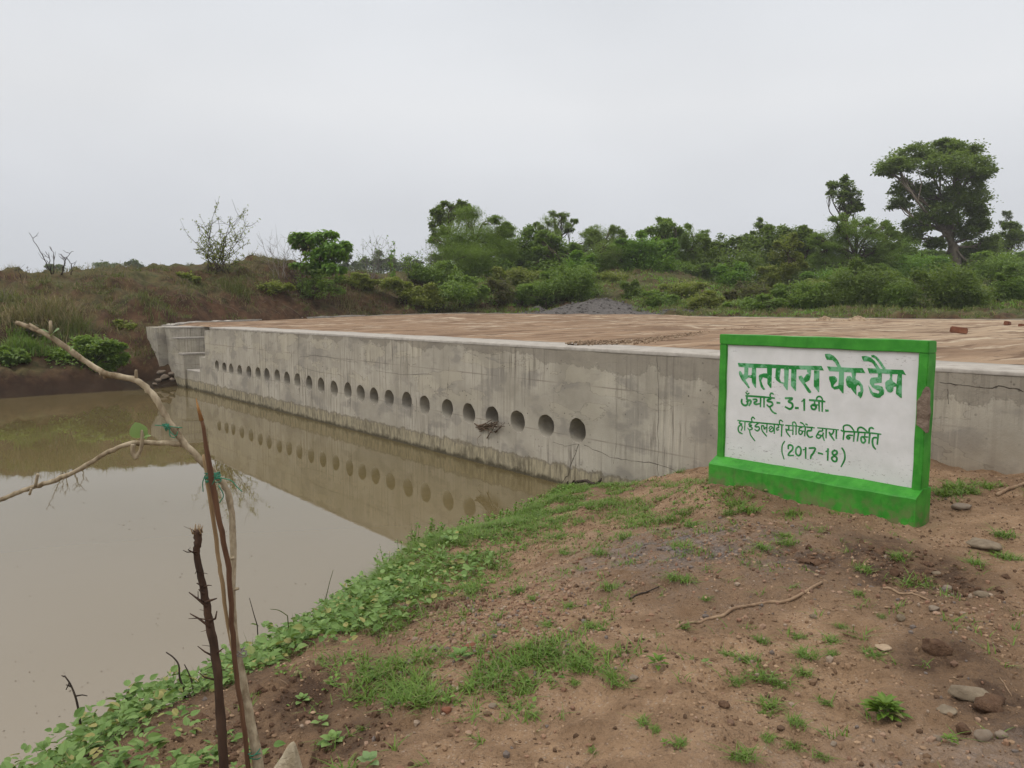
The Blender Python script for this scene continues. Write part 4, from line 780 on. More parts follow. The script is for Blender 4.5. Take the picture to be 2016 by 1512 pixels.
rock(1846, 1456, 16, 'small dark grey pebble beside the low weed at lower right', M['greystone'], .7)
rock(1602, 1216, 14, 'small whitish pebble below the long bare stick', M['palestone'], .8)
rock(1774, 1219, 18, 'whitish pebble below the short stick', M['palestone'], .75)
rock(1740, 1276, 28, 'flat tan stone lying between grass tufts and the round clod', M['sandheap'], .3)
rock(1425, 1390, 24, 'brown rounded stone in the bare soil at lower centre', M['clod'], .6)
rock(1640, 1466, 14, 'grey pebble on bare soil near the bottom edge', M['greystone'], .7)
rock(1248, 1338, 20, 'dark grey egg shaped stone on the soil beside low weeds', M['greystone'], .7)
rock(930, 1272, 34, 'flat orange brown brick chip among the grass at centre', M['brick'], .28, dr=.5)
rock(856, 1281, 24, 'dark purple brown rounded stone left of the orange chip', M['greystone'], .75)
rock(808, 1306, 18, 'small black pebble in the weeds left of the orange chip', M['greystone'], .9)
rock(880, 1402, 24, 'rusty red rounded stone at the edge of the grass', M['brick'], .7)
rock(971, 1391, 18, 'dark pebble on the soil right of the rusty red stone', M['greystone'], .6)
rock(862, 1420, 10, 'tiny cream pebble below the rusty red stone', M['palestone'], .8)
rock(1895, 1000, 36, 'dark broken stone at the foot of the dam right of the sign', M['greystone'], .4)
rock(1838, 1200, 20, 'grey stone on the pebbly patch below the dark soil', M['greystone'], .55)
rock(1932, 1174, 24, 'brown grey stone at the right end of the pebbly patch', M['palestone'], .6)
rock(1843, 1131, 16, 'light stone at the edge of the dark damp soil', M['palestone'], .6)
rock(1588, 1105, 30, 'crumbly dark earth clod above the long bare stick', M['clod'], .35, 'earth_clod', 'clod', None, rough=.6)
# pale pointed stone in the near foreground
g = np.random.default_rng(77); pb = at_depth(548, 1545, 2.25); pb[2] = hz(pb[0], pb[1])
V = ICO3[0].copy(); z = (V[:, 2] + 1) / 2; hh = at_depth(565, 1452, 2.25)[2] - pb[2] + .02
wd = np.interp(z, [0, .3, .6, .85, 1], [1.0, 1.0, .62, .36, .22]); V2 = np.stack([V[:, 0] * .105 * wd + .050 * z ** 1.3, V[:, 1] * .06 * wd, z * hh - .03], 1); V2 += (.014 * fbm(V[:, 0] * 2.5 + V[:, 2], V[:, 1] * 2.5 + V[:, 2] * 2, 4))[:, None] * V
mb = MB(); mb.add(V2, ICO3[1]); o = mb.build('pointed_stone', M['palerock']); o.location = pb; tag(o, 'pale pointed stone standing at the foot of the sapling', 'stone')
def stick(pts, r0, r1, label, mat, name='stick', cat='stick', lift=.6, branches=()):
    P = []
    for px, py in pts: P.append(on_ground(px, py))
    P = smooth_path(np.array(P), 6); P[:, 2] = np.maximum(P[:, 2], H(P[:, 0], P[:, 1])) + r0 * lift; b = P[len(P) // 2].copy(); mb = MB(); r = np.linspace(r0, r1, len(P)) * (1 + .08 * gs.normal(size=len(P))); tube(mb, P, r, 8, bump=.05)
    o = mb.build(name, mat, off=b); o.location = b; return tag(o, label, cat)
stick([(1330, 1239), (1375, 1228), (1420, 1215), (1445, 1200), (1490, 1192), (1545, 1186), (1580, 1170), (1618, 1148)], .0085, .0095, 'long bare crooked stick lying across the soil in front of the sign', M['stick'])
stick([(1738, 1160), (1770, 1170), (1800, 1172), (1832, 1185)], .008, .005, 'short brown stick on the soil below the damp dark patch', M['stick'])
stick([(1962, 977), (1982, 966), (2000, 960), (2030, 951), (2080, 945)], .016, .014, 'pale curved dead branch lying by the dam at the right edge', M['stick'])
stick([(1240, 1180), (1270, 1168), (1298, 1156)], .006, .004, 'short dark twig among the grass above the long stick', M['twig_dark'])
stick([(1000, 1455), (1012, 1462), (1030, 1468)], .003, .002, 'thin straw lying on bare soil at bottom centre', M['stick'])
stick([(1968, 1335), (1980, 1352), (1992, 1372)], .0025, .002, 'thin straw on the soil above the flat grey stone', M['stick'])
# driftwood twigs where the bank meets the dam
def twigs(name, label, items, mat, cat='twigs', t=T - .12):
    mb = MB(); b = None
    for pts, r in items:
        P = np.array([at_t(px, py, t - .06 * i) for i, (px, py) in enumerate(pts)]); b = P[0] if b is None else b; tube(mb, wob(smooth_path(P, 4), .004, gs), np.linspace(r, r * .5, (len(P) - 1) * 4 + 1), 6)
    o = mb.build(name, mat, off=b); o.location = b; return tag(o, label, cat)
twigs('driftwood', 'dark tangle of driftwood branches where the bank meets the dam', [([(1100, 985), (1112, 962), (1118, 948)], .022), ([(1118, 975), (1125, 955), (1130, 946)], .025), ([(1130, 950), (1150, 947), (1172, 952), (1183, 945)], .03), ([(1150, 970), (1158, 955), (1170, 950)], .026), ([(1100, 985), (1125, 968), (1160, 958)], .02), ([(1178, 957), (1184, 942)], .02), ([(1060, 1000), (1085, 985), (1105, 980)], .016)], M['twig_dark'], 'driftwood', T - .35)
gt = np.random.default_rng(31); it = []
for _ in range(26):
    a = (968 + gt.normal(0, 9), 838 + gt.normal(0, 4)); an = gt.normal(-.35, .35); l_ = gt.uniform(10, 24); it.append(([(a[0] - l_ * math.cos(an), a[1] - l_ * math.sin(an)), a, (a[0] + l_ * .7 * math.cos(an), a[1] + l_ * .7 * math.sin(an))], gt.uniform(.006, .013)))
it.append(([(948, 856), (940, 864), (944, 880)], .006))
twigs('twig_bundle', 'bundle of brown twigs stuck in the mouth of a drain hole', it, M['twig'], 'twigs', T - .02)
def brickbit(px, py, s, label, rz, u):
    d = ray(px, py); k = (2.30 - EYE) / d[2]; p = O + d * k; bm = bmesh.new(); bmesh.ops.create_cube(bm, size=1)
    for v in bm.verts: v.co = Vector((v.co.x * .25 * s, v.co.y * .12 * s, v.co.z * .10 * s + .04 * s))
    bmesh.ops.bevel(bm, geom=list(bm.edges), offset=.014 * s, segments=2, affect='EDGES'); bmesh.ops.subdivide_edges(bm, edges=list(bm.edges), cuts=1)
    for v in bm.verts: v.co += Vector([random.Random(str(v.index) + label).uniform(-.008, .008) for _ in range(3)])
    me = bpy.data.meshes.new('brick'); bm.to_mesh(me); bm.free(); me.materials.append(M['brick']); o = bpy.data.objects.new('brick', me); col.objects.link(o); o.location = p; o.rotation_euler = (0, .1, rz); tag(o, label, 'brick', 'red bricks left on the dam deck')
brickbit(1887, 655, 1.3, 'red clay brick lying on the sandy deck, nearer of two', -.5, 0); brickbit(1983, 640, 1.2, 'red clay brick standing up on the far side of the deck', .8, 0); brickbit(2013, 644, .9, 'half red brick at the right edge of the deck', .3, 0)
def heap(px, py, Y, wpx, hpx, label, mat, seed, name='gravel_heap', cat='heap', asp=.8, ang=0.0, extra=()):
    p = at_depth(px, py, Y); k = Y / 1521; Rx = wpx / 2 * k; hh = hpx * k; g = np.random.default_rng(seed); n, m = 90, 34; th = np.linspace(0, 2 * math.pi, n, endpoint=False); rr = np.linspace(0, 1.1, m)
    a, r = np.meshgrid(th, rr); x = np.cos(a) * r; y = np.sin(a) * r; pr = .5 + .5 * np.cos(np.pi * np.minimum(r, 1)); pr = .6 * pr + .4 * np.maximum(0, 1 - r) + .10 * np.exp(-(r - 1) ** 2 * 20)
    z = pr * hh * (1 + .5 * fbm(x * 2 + seed, y * 2, 4)) + .05 * fbm(x * 14 + seed, y * 14, 3) * (r < 1.05) - .12 * (r > 1.02)
    ca, sa = math.cos(ang), math.sin(ang); X, Y_ = x * Rx, y * Rx * asp; V = np.stack([X * ca - Y_ * sa, X * sa + Y_ * ca, z], -1).reshape(-1, 3); i = np.arange(m - 1)[:, None] * n; j = np.arange(n)[None]
    mb = MB(); mb.add(V, np.stack([i + j, i + (j + 1) % n, i + n + (j + 1) % n, i + n + j], -1).reshape(-1, 4))
    c = int(40 + wpx * .8); q = g.integers(0, len(V), c); s = g.uniform(.02, .06, c) * (1 + (mat is M['heap'])); TVs = ICO1[0]
    mb.add((V[q][:, None] + TVs[None] * s[:, None, None] * g.uniform(.6, 1.2, (c, 1, 3))).reshape(-1, 3), ((np.arange(c) * 12)[:, None, None] + ICO1[1][None]).reshape(-1, 3))
    o = mb.build(name, mat, smooth=False); o.location = p; return tag(o, label, cat)
heap(1190, 620, 43.5, 350, 27, 'large dark grey gravel heap behind the far edge of the deck', M['heap'], 3); heap(1330, 621, 41, 160, 14, 'low grey rubble spill right of the large gravel heap', M['heap'], 5, asp=.5); heap(1060, 619, 44, 80, 13, 'small grey gravel heap left of the large heap', M['heap'], 8)
heap(1180, 630, 33, 110, 8, 'low sand heap on the far side of the deck before the gravel', M['sandheap'], 9, 'sand_heap'); heap(1622, 634, 29, 50, 9, 'small rounded sand heap at the far kerb, left of its twin', M['sandheap'], 10, 'sand_heap'); heap(1690, 634, 28.6, 64, 11, 'larger rounded sand heap at the far kerb right of its twin', M['sandheap'], 12, 'sand_heap')
def ridge(pts, wd, h, label, seed):
    g = np.random.default_rng(seed); P = []
    for px, py in pts: d = ray(px, py); P.append(O + d * ((2.235 - EYE) / d[2]))
    P = smooth_path(np.array(P), 10); n = len(P); mb = MB(); d = np.gradient(P, axis=0)[:, :2]; d /= np.linalg.norm(d, axis=1)[:, None]; nn = np.stack([-d[:, 1], d[:, 0], 0 * d[:, 0]], 1); c = int(700)
    i = g.integers(0, n - 1, c); t = g.normal(0, .38, c); C = P[i] + (P[i + 1] - P[i]) * g.random((c, 1)) + nn[i] * (t * wd)[:, None]; C[:, 2] += h * np.exp(-t * t * 3) * g.uniform(0, 1, c); s = g.uniform(.008, .026, c)
    mb.add((C[:, None] + ICO1[0][None] * s[:, None, None] * g.uniform(.6, 1.3, (c, 1, 3))).reshape(-1, 3), ((np.arange(c) * 12)[:, None, None] + ICO1[1][None]).reshape(-1, 3))
    k = 7; u = np.linspace(-1, 1, k); V = np.stack([P + nn * (q * wd) + np.array([0, 0, 1]) * (h * math.cos(q * math.pi / 2) ** 2 * (1 + .7 * fbm(np.arange(n) * .45, np.full(n, q * 2 + seed), 3)) - .05)[:, None] for q in u], 1)
    a = np.arange(n - 1)[:, None] * k; j = np.arange(k - 1)[None]; mb.add(V.reshape(-1, 3), np.stack([a + j, a + j + 1, a + k + j + 1, a + k + j], -1).reshape(-1, 4))
    o = mb.build('rubble_ridge', M['rubble'], smooth=False); return tag(o, label, 'rubble', None, 'stuff')
ridge([(1128, 678), (1190, 676), (1260, 673), (1330, 664), (1400, 655)], .34, .06, 'windrow of sandy rubble running from the crest across the deck', 1)
ridge([(1420, 654), (1500, 647), (1580, 641), (1650, 638), (1700, 636)], .38, .07, 'windrow of sandy rubble behind the sign', 2)
# pebbles spread over the soil
def gravel():
    g = np.random.default_rng(8); mb = MB(); n = 90000; x = g.uniform(-2.5, 5.5, n); y = g.uniform(1.6, 9.5, n); keep = (np.abs(x / y) < .78) & (edge_dist(x, y) > .15) & (x * N[0] + y * N[1] < T - .1)
    f = .03 + .10 * sstep(.0, .4, fbm(x * 1.1, y * 1.1, 3))
    p1 = on_ground(985, 1222); p2 = on_ground(1880, 1180); p3 = on_ground(1420, 1095); p4 = on_ground(1830, 1490)
    for p, a, b, k in ((p1, .42, .8, 3.4), (p2, .3, .32, 1.1), (p3, .6, .9, .8), (p4, .4, .15, .4)): f = f + k * np.exp(-((x - p[0]) / a) ** 2 - ((y - p[1]) / b) ** 2)
    keep &= g.random(n) < f * .42; x, y = x[keep], y[keep]; n = len(x); s = np.minimum(.0035 + g.exponential(.0042, n), .017); C = np.stack([x, y, H(x, y) + s * .25], 1)
    V = C[:, None] + ICO1[0][None] * s[:, None, None] * g.uniform(.55, 1.35, (n, 1, 3)) * g.uniform(.8, 1.2, (n, 12, 1))
    mb.add(V.reshape(-1, 3), ((np.arange(n) * 12)[:, None, None] + ICO1[1][None]).reshape(-1, 3)); o = mb.build('gravel', M['gravel'], smooth=False); tag(o, 'scattered reddish pebbles on the bare soil of the bank', 'gravel', None, 'stuff')
gravel()
def crumbs():
    g = np.random.default_rng(18); mb = MB(); n = 75000; x = g.uniform(-2.5, 5.5, n); y = 1.6 + 7.9 * g.random(n) ** 1.3; k = (np.abs(x / y) < .78) & (edge_dist(x, y) > .1) & (x * N[0] + y * N[1] < T - .1) & (g.random(n) < .25 + .75 * sstep(-.2, .3, fbm(x * 2.1, y * 2.1, 3))); x, y = x[k], y[k]; n = len(x)
    s = np.minimum(.0028 + g.exponential(.0028, n), .013); C = np.stack([x, y, H(x, y) + s * .1], 1); V = C[:, None] + ICO1[0][None] * s[:, None, None] * g.uniform(.5, 1.4, (n, 1, 3)) * g.uniform(.7, 1.3, (n, 12, 1))
    mb.add(V.reshape(-1, 3), ((np.arange(n) * 12)[:, None, None] + ICO1[1][None]).reshape(-1, 3)); o = mb.build('soil_crumbs', M['crumb'], smooth=False); tag(o, 'loose crumbs of reddish earth all over the bank', 'soil', None, 'stuff')
crumbs()
def litter():
    g = np.random.default_rng(19); mb = MB(); n = 340; x = g.uniform(-1.5, 5, n); y = g.uniform(2, 8, n); k = (np.abs(x / y) < .75) & (edge_dist(x, y) > .2) & (x * N[0] + y * N[1] < 5.8); x, y = x[k], y[k]
    for a, b in zip(x, y):
        l_ = g.uniform(.02, .11); an = g.uniform(0, 6.28); q = np.array([[a, b, 0], [a + math.cos(an) * l_ * .5, b + math.sin(an) * l_ * .5 + g.normal(0, .006), 0], [a + math.cos(an) * l_, b + math.sin(an) * l_, 0]]); q[:, 2] = H(q[:, 0], q[:, 1]) + .004; tube(mb, q, g.uniform(.0008, .0022), 4, cap=False)
    tag(mb.build('straw_litter', M['stick']), 'bits of straw and dry twig littering the bare soil', 'litter', None, 'stuff')
    mb = MB()
    for px, py, r_, n in ((1790, 1115, .34, 130), (1850, 1150, .25, 90), (580, 1400, .32, 120), (690, 1470, .2, 60), (1600, 1105, .12, 40), (460, 1480, .2, 80), (870, 1190, .25, 50)):
        p = on_ground(px, py); a = p[0] + g.normal(0, r_ * .6, n); b = p[1] + g.normal(0, r_ * .6, n); s_ = .006 + g.exponential(.007, n); s_ = np.minimum(s_, .03); C = np.stack([a, b, H(a, b) + s_ * .2], 1); V = C[:, None] + ICO1[0][None] * s_[:, None, None] * g.uniform(.5, 1.3, (n, 1, 3)) * g.uniform(.7, 1.3, (n, 12, 1)); mb.add(V.reshape(-1, 3), ((np.arange(n) * 12)[:, None, None] + ICO1[1][None]).reshape(-1, 3))
    tag(mb.build('dark_clods', M['clod'], smooth=False), 'small crumbly clods of dark damp earth', 'soil', None, 'stuff')
litter()
def debris():
    g = np.random.default_rng(12); mb = MB(); n = 170; C = []
    while len(C) < n:
        p = at_z(g.uniform(-40, 860), g.uniform(960, 1500), .003)
        if edge_dist(np.array([p[0]]), np.array([p[1]]))[0] < -.5 - .1 * p[1] * .3: C += [p + np.array([g.normal(0, .12), g.normal(0, .12), 0]) for _ in range(g.integers(1, 4))]
    C = np.array(C)[:n]; s = g.uniform(.004, .016, n) * (1 + C[:, 1] / 9); a = g.uniform(0, 6.28, n); leaves(mb, C, np.stack([np.cos(a), np.sin(a), 0 * a], 1), np.tile([0, 0, 1.0], (n, 1)), s, wide=.5); o = mb.build('floating_specks', M['twig']); tag(o, 'tiny floating specks of plant litter on the muddy water', 'litter', None, 'stuff')
debris()
# ------------------------------------------------------------------ weeds and grass on the near bank
def land_pts(g, n, x0, x1, y0, y1):
    x = g.uniform(x0, x1, n); y = g.uniform(y0, y1, n); return x, y, edge_dist(x, y)
def rosettes(mb, x, y, z, s, g, nl=(4, 8), hgt=1.0):
    for _k in range(nl[1]):
        m = (g.random(len(x)) < np.where(_k < nl[0], 1, .55)); n = m.sum()
        if not n: continue
        a = g.uniform(0, 2 * math.pi, n); el = g.uniform(.0, .6, n); r = g.uniform(.1, .8, n) * s[m]; d = np.stack([np.cos(a), np.sin(a), el], 1)
        C = np.stack([x[m] + np.cos(a) * r, y[m] + np.sin(a) * r, z[m] + hgt * s[m] * g.uniform(.2, 1.4, n)], 1); up = np.stack([g.normal(0, .55, n), g.normal(0, .55, n), np.ones(n)], 1)
        leaves(mb, C, d, up, s[m] * g.uniform(.65, 1.15, n), OV_V, OV_F, .78)
g = np.random.default_rng(40); mb = MB()
x, y, ed = land_pts(g, 25000, -4.5, 1.0, 1.2, 8.2)
pn = fbm(x * 1.7, y * 1.7, 3)
near = sstep(7.6, 5.2, y); wdth = 1.0 + 1.5 * pn
k = (ed > -.42) & (ed < wdth) & (g.random(len(x)) < near * (.95 - .72 * sstep(.2, 1.1, ed)) * (.34 + .40 * sstep(-.22, .12, fbm(x * 3.1, y * 3.1 + 8, 2))))
x, y, ed = x[k], y[k], ed[k]; z = H(x, y) + .05 * sstep(.5, -.1, ed) + np.where(ed < .05, g.uniform(0, .10, len(x)), 0); rosettes(mb, x, y, z, g.uniform(.022, .066, len(x)), g, (3, 8))
tag(mb.build('broadleaf_weeds', M['weed'], smooth=False), 'dense carpet of small heart leaved weeds along the water edge', 'weeds', None, 'stuff')
g = np.random.default_rng(41); mb = MB()
x, y, ed = land_pts(g, 150000, -4, 6, 1.4, 12); t_ = x * N[0] + y * N[1]; pn = fbm(x * 1.5 + 7, y * 1.5, 4); pn2 = fbm(x * 4.2, y * 4.2, 3)
f = sstep(1.5, .5, ed) * sstep(3.6, 6.0, y) * 1.6 + sstep(.06, .3, pn) * sstep(1.9, .3, ed) * .6
for px, py, a, k in ((700, 1330, .33, 1.1), (830, 1400, .20, 1.5), (800, 1370, .2, 1.1), (990, 1320, .26, 1.1), (930, 1190, .22, .6), (1080, 1290, .2, .8), (1180, 1300, .15, .8), (1350, 1015, .6, .9), (1260, 985, .8, .9), (1480, 1000, .3, .6), (1330, 1075, .5, .45), (1370, 905, .5, 1.2), (1890, 972, .25, 1.2), (2000, 985, .2, .8), (1560, 1005, .3, .5)):
    p = on_ground(px, py); f = f + k * np.exp(-((x - p[0]) ** 2 + (y - p[1]) ** 2) / a ** 2)
k = (ed > -.4) & (t_ < T - .06) & (g.random(len(x)) < np.where((ed < 1.5) & (y > 4.6), f * .55 * sstep(-.28, .10, pn2), f * .5 * sstep(.04, .26, pn2))) & (np.abs(x / y) < .8)
x, y, ed = x[k], y[k], ed[k]
for q in range(6):
    xx, yy = x + g.normal(0, .022, len(x)), y + g.normal(0, .022, len(x)); C = np.stack([xx, yy, H(xx, yy) - .002], 1); blades(mb, C, g.uniform(.028, .070, len(x)) * (1 + .5 * (ed < .3)), g.uniform(.005, .0095, len(x)), 1.25, g)
tag(mb.build('creeping_grass', M['grass'], smooth=False), 'bright green creeping grass spreading over the bank', 'grass', None, 'stuff')
g = np.random.default_rng(43); mb = MB()
x, y, ed = land_pts(g, 40000, -2.5, 4.5, 2.4, 11); t_ = x * N[0] + y * N[1]; pn = fbm(x * 2.2 + 3, y * 2.2, 3); pt = 0
for px, py, a in ((700, 1330, .35), (990, 1320, .26), (1080, 1290, .2), (880, 1240, .3), (1360, 1000, .5)): p = on_ground(px, py); pt = pt + np.exp(-((x - p[0]) ** 2 + (y - p[1]) ** 2) / a ** 2)
k = (ed > -.35) & (t_ < T - .08) & (g.random(len(x)) < (sstep(1.7, .5, ed) * sstep(4.2, 5.6, y) * sstep(-.25, .15, pn) + .5 * pt * sstep(-.1, .2, pn)) * .45); x, y = x[k], y[k]
rosettes(mb, x, y, H(x, y) - .004, g.uniform(.014, .034, len(x)), g, (4, 7), .8)
tag(mb.build('creeping_herb', M['weed2'], smooth=False), 'small leaved creeping herb matted with the grass on the bank', 'weeds', None, 'stuff')
g = np.random.default_rng(44); mb = MB()
x, y, ed = land_pts(g, 9000, -1.5, 5.2, 1.9, 7.5); t_ = x * N[0] + y * N[1]; k = (ed > .5) & (t_ < 5.8) & (g.random(len(x)) < .05 + .55 * sstep(.08, .36, fbm(x * 1.9 + 20, y * 1.9, 3)) * sstep(5.0, 1.5, ed)); x, y = x[k], y[k]; r_ = np.repeat(np.arange(len(x)), 7)
xx, yy = x[r_] + g.normal(0, .018, len(r_)), y[r_] + g.normal(0, .018, len(r_)); blades(mb, np.stack([xx, yy, H(xx, yy) - .003], 1), g.uniform(.02, .055, len(xx)), .0055, 1.4, g)
tag(mb.build('grass_sprigs', M['grass'], smooth=False), 'sparse tiny grass sprigs over the bare soil', 'grass', None, 'stuff')
g = np.random.default_rng(42); mb = MB()
x, y, ed = land_pts(g, 4000, -3.5, 1.6, 2.0, 11); k = (ed > -.45) & (ed < .12) & (g.random(len(x)) < .5); x, y = x[k], y[k]; n = len(x); C = np.stack([x, y, H(x, y)], 1); blades(mb, C, g.uniform(.10, .26, n), .004, .35, g)
tag(mb.build('edge_grass', M['bank_grass'], smooth=False), 'taller thin grass stems fringing the waterline', 'grass', None, 'stuff')
def stalk(name, label, pts, Y, r, mat, cat='stalk', side=()):
    P = smooth_path(pxpath(pts, Y), 5); b = P[0].copy(); mb = MB(); b2 = hz(b[0], b[1]); P[0][2] = min(P[0][2], b2); tube(mb, P, np.linspace(r, r * .5, len(P)), 6)
    for s in side: q = pxpath(s, Y); tube(mb, q, np.linspace(r * .7, r * .35, len(q)), 5)
    o = mb.build(name, mat, off=b); o.location = b; tag(o, label, cat)
stalk('dry_stalk', 'thin dark dead stalk with short side twigs rising from weeds at lower left', [(160, 1440), (152, 1385), (140, 1350), (127, 1330)], 3.5, .006, M['twig_dark'], side=[[(150, 1370), (162, 1368), (172, 1370)], [(136, 1345), (130, 1358)], [(140, 1352), (130, 1348)], [(127, 1332), (121, 1330)]])
stalk('dry_stalk', 'crooked dark dead stalk in the weeds just left of the thorny stake', [(365, 1362), (354, 1335), (352, 1310), (342, 1295), (327, 1284)], 3.9, .006, M['twig_dark'])
stalk('dry_stalk', 'short dark dead stalk touching the thorny stake on its left', [(385, 1380), (377, 1340), (370, 1322), (363, 1308)], 3.8, .005, M['twig_dark'])
stalk('grass_stalk', 'thin grass stalk standing over the water right of the sapling, tallest', [(640, 1185), (648, 1150), (656, 1122)], 6.2, .004, M['bank_grass']); stalk('grass_stalk', 'thin bent grass stalk arching left over the water by the weeds', [(570, 1215), (550, 1202), (532, 1199)], 5.3, .004, M['bank_grass']); stalk('grass_stalk', 'thin straight dark stalk over the water close to the sapling', [(508, 1236), (500, 1210), (491, 1177)], 4.9, .004, M['twig_dark'])
for i, (px, py, h_, rr_, lb) in enumerate([(800, 1092, .26, .34, 'leafy weed clump on the corner of the bank over the water'), (870, 1078, .20, .32, 'leafy weed clump at the waterline right of the bank corner'), (985, 1042, .20, .4, 'leafy weed clump at the waterline near the dam end'), (1075, 990, .20, .36, 'yellowish weed clump beside the driftwood by the dam'), (690, 1160, .10, .2, 'leafy weed clump at the waterline left of the bank corner')]):
    g = np.random.default_rng(820 + i); p = at_z(px, py, .25 + .05 * i * 0); p[2] = hz(p[0], p[1]); n = 70; mb = MB(); a_ = g.uniform(0, 6.28, n); q_ = rr_ * np.sqrt(g.random(n)); C0 = np.column_stack([np.cos(a_) * q_, np.sin(a_) * q_]); z0 = H(C0[:, 0] + p[0], C0[:, 1] + p[1]) - p[2]
    for k in range(n):
        tp = np.array([C0[k, 0] * 1.25, C0[k, 1] * 1.25, z0[k] + h_ * g.uniform(.6, 1.3)]); b_ = np.array([C0[k, 0], C0[k, 1], z0[k] - .02]); tube(mb, np.array([b_, (b_ + tp) / 2 + [0, 0, .015], tp]), [.003, .0025, .0015], 4, cap=False)
        m_ = 9; t_ = g.uniform(.3, 1, m_)[:, None]; C = b_ + (tp - b_) * t_; ax = rdir(m_, g); ax[:, 2] = np.abs(ax[:, 2]) * .6; leaves(mb, C, ax, rdir(m_, g) * .5 + [0, 0, 1.0], g.uniform(.025, .050, m_), OV_V, OV_F, .7)
    o = mb.build('weed_clump', M['weed2'], smooth=False); o.location = p; tag(o, lb, 'weed', 'weed clumps along the waterline')
# single weeds and tufts
def weed_mesh(seed, nl, s, tall, tv=1.0):
    g = np.random.default_rng(seed); mb = MB(); a = np.arange(nl) * 2.399 + g.normal(0, .2, nl); t = np.linspace(.15, 1, nl); el = .9 - .75 * t
    d = np.stack([np.cos(a), np.sin(a), el], 1); C = np.stack([np.cos(a) * .25 * s * t, np.sin(a) * .25 * s * t, tall * (1.05 - t) + .01], 1); up = np.stack([-np.cos(a) * el, -np.sin(a) * el, np.ones(nl)], 1)
    leaves(mb, C, d, up, s * g.uniform(.75, 1.1, nl) * (.55 + .45 * t), OV_V, OV_F, tv); return mb
def weed(px, py, wpx, label, mat, seed, nl=11, tv=1.0, tall=.5, group='single weeds on the bare soil', name='weed'):
    p = on_ground(px, py); s = wpx / 2 / FPX * math.hypot(p[0], p[1]) / 1.05; mb = weed_mesh(seed, nl, s, s * tall, tv); o = mb.build(name, mat, smooth=False); o.location = p; tag(o, label, 'weed', group); return o
weed(1742, 1412, 84, 'large leafy green weed with toothed leaves on bare soil at lower right', M['grass'], 1, 46, .5, .6)
weed(1295, 1312, 54, 'low star shaped green weed alone on the soil at centre', M['grass'], 2, 16, .5)
weed(655, 1468, 62, 'broad leaved weed on brown soil right of the pale pointed stone', M['weed'], 3, 10, 1.1)
weed(726, 1508, 56, 'pale green rounded weed cut by the bottom edge', M['sap_leaf'], 4, 7, 1.2)
weed(632, 1428, 40, 'small two leaved weed above the broad leaved weed', M['weed'], 5, 6, 1.1)
weed(905, 1300, 60, 'pale green weed beside the orange chip', M['weed'], 6, 10, .8)
weed(1868, 1464, 34, 'small low green weed beside the dark grey pebble at lower right', M['grass'], 7, 12, .6)
weed(595, 1385, 44, 'young weed on the damp soil right of the sapling stem', M['weed'], 8, 9, 1.0); weed(1310, 1470, 30, 'small green weed near the bottom centre of the soil', M['grass'], 9, 9, .6); weed(1390, 1310, 26, 'tiny bright weed right of the star shaped weed', M['weed'], 10, 7, .7)
gv = np.random.default_rng(50); VAR = []
for k in range(6):
    mb = MB(); n = 90; C = np.column_stack([gv.normal(0, .040, n), gv.normal(0, .034, n), np.full(n, -.004)]); blades(mb, C, gv.uniform(.035, .095, n), .0075, 1.15, gv); o = mb.build('grass_tuft', M['grass'], smooth=False); VAR.append(o)
TUFT = [(1570, 1255, 30), (1635, 1262, 34), (1585, 1290, 44), (1500, 1262, 30), (1640, 1290, 26), (1430, 1290, 28), (1470, 1300, 40), (1515, 1390, 44), (1505, 1405, 34), (1500, 1335, 50), (1540, 1350, 34), (1580, 1325, 34), (1450, 1345, 28), (1630, 1385, 26), (1570, 1425, 34), (1510, 1455, 30), (1565, 1470, 34), (1460, 1490, 50), (1340, 1465, 34), (1620, 1490, 30), (1720, 1290, 34), (1655, 1235, 22),
        (1330, 1140, 40), (1355, 1145, 34), (1205, 1160, 44), (1185, 1240, 40), (1165, 1235, 30), (1215, 1345, 44), (1205, 1330, 36), (1140, 1320, 40), (1130, 1345, 26), (1270, 1425, 40), (1290, 1440, 26), (1100, 1060, 40), (1390, 1180, 20), (1345, 1235, 20), (1500, 1080, 34), (1550, 1070, 34), (1470, 1005, 46), (1440, 1012, 36), (1365, 1035, 40), (1540, 1055, 30), (1770, 1100, 36), (1800, 1150, 46), (1702, 1125, 30), (1985, 1100, 40), (1920, 1110, 30), (1975, 1055, 34),
        (1020, 1165, 34), (1055, 1180, 30), (940, 1160, 44), (925, 1165, 30), (1080, 1230, 30), (985, 1245, 30), (1120, 1195, 22), (1115, 1090, 30), (1180, 1090, 40), (1230, 1060, 40), (1940, 960, 44), (1890, 965, 50), (1860, 975, 40), (1050, 1410, 30), (1170, 1480, 24), (1735, 1215, 18), (1690, 1170, 22)]
for i, (px, py, s) in enumerate(TUFT):
    p = on_ground(px, py); o = VAR[i] if i < 6 else VAR[i % 6].copy()
    if i >= 6: col.objects.link(o)
    o.location = p; k = s / FPX * math.hypot(p[0], p[1]) / .165; o.scale = (k * 1.12, k * 1.12, k * gv.uniform(.5, .85)); o.rotation_euler = (0, 0, gv.uniform(0, 6.28)); tag(o, 'small green grass tuft on the bare reddish soil', 'grass tuft', 'grass tufts on the bare soil')
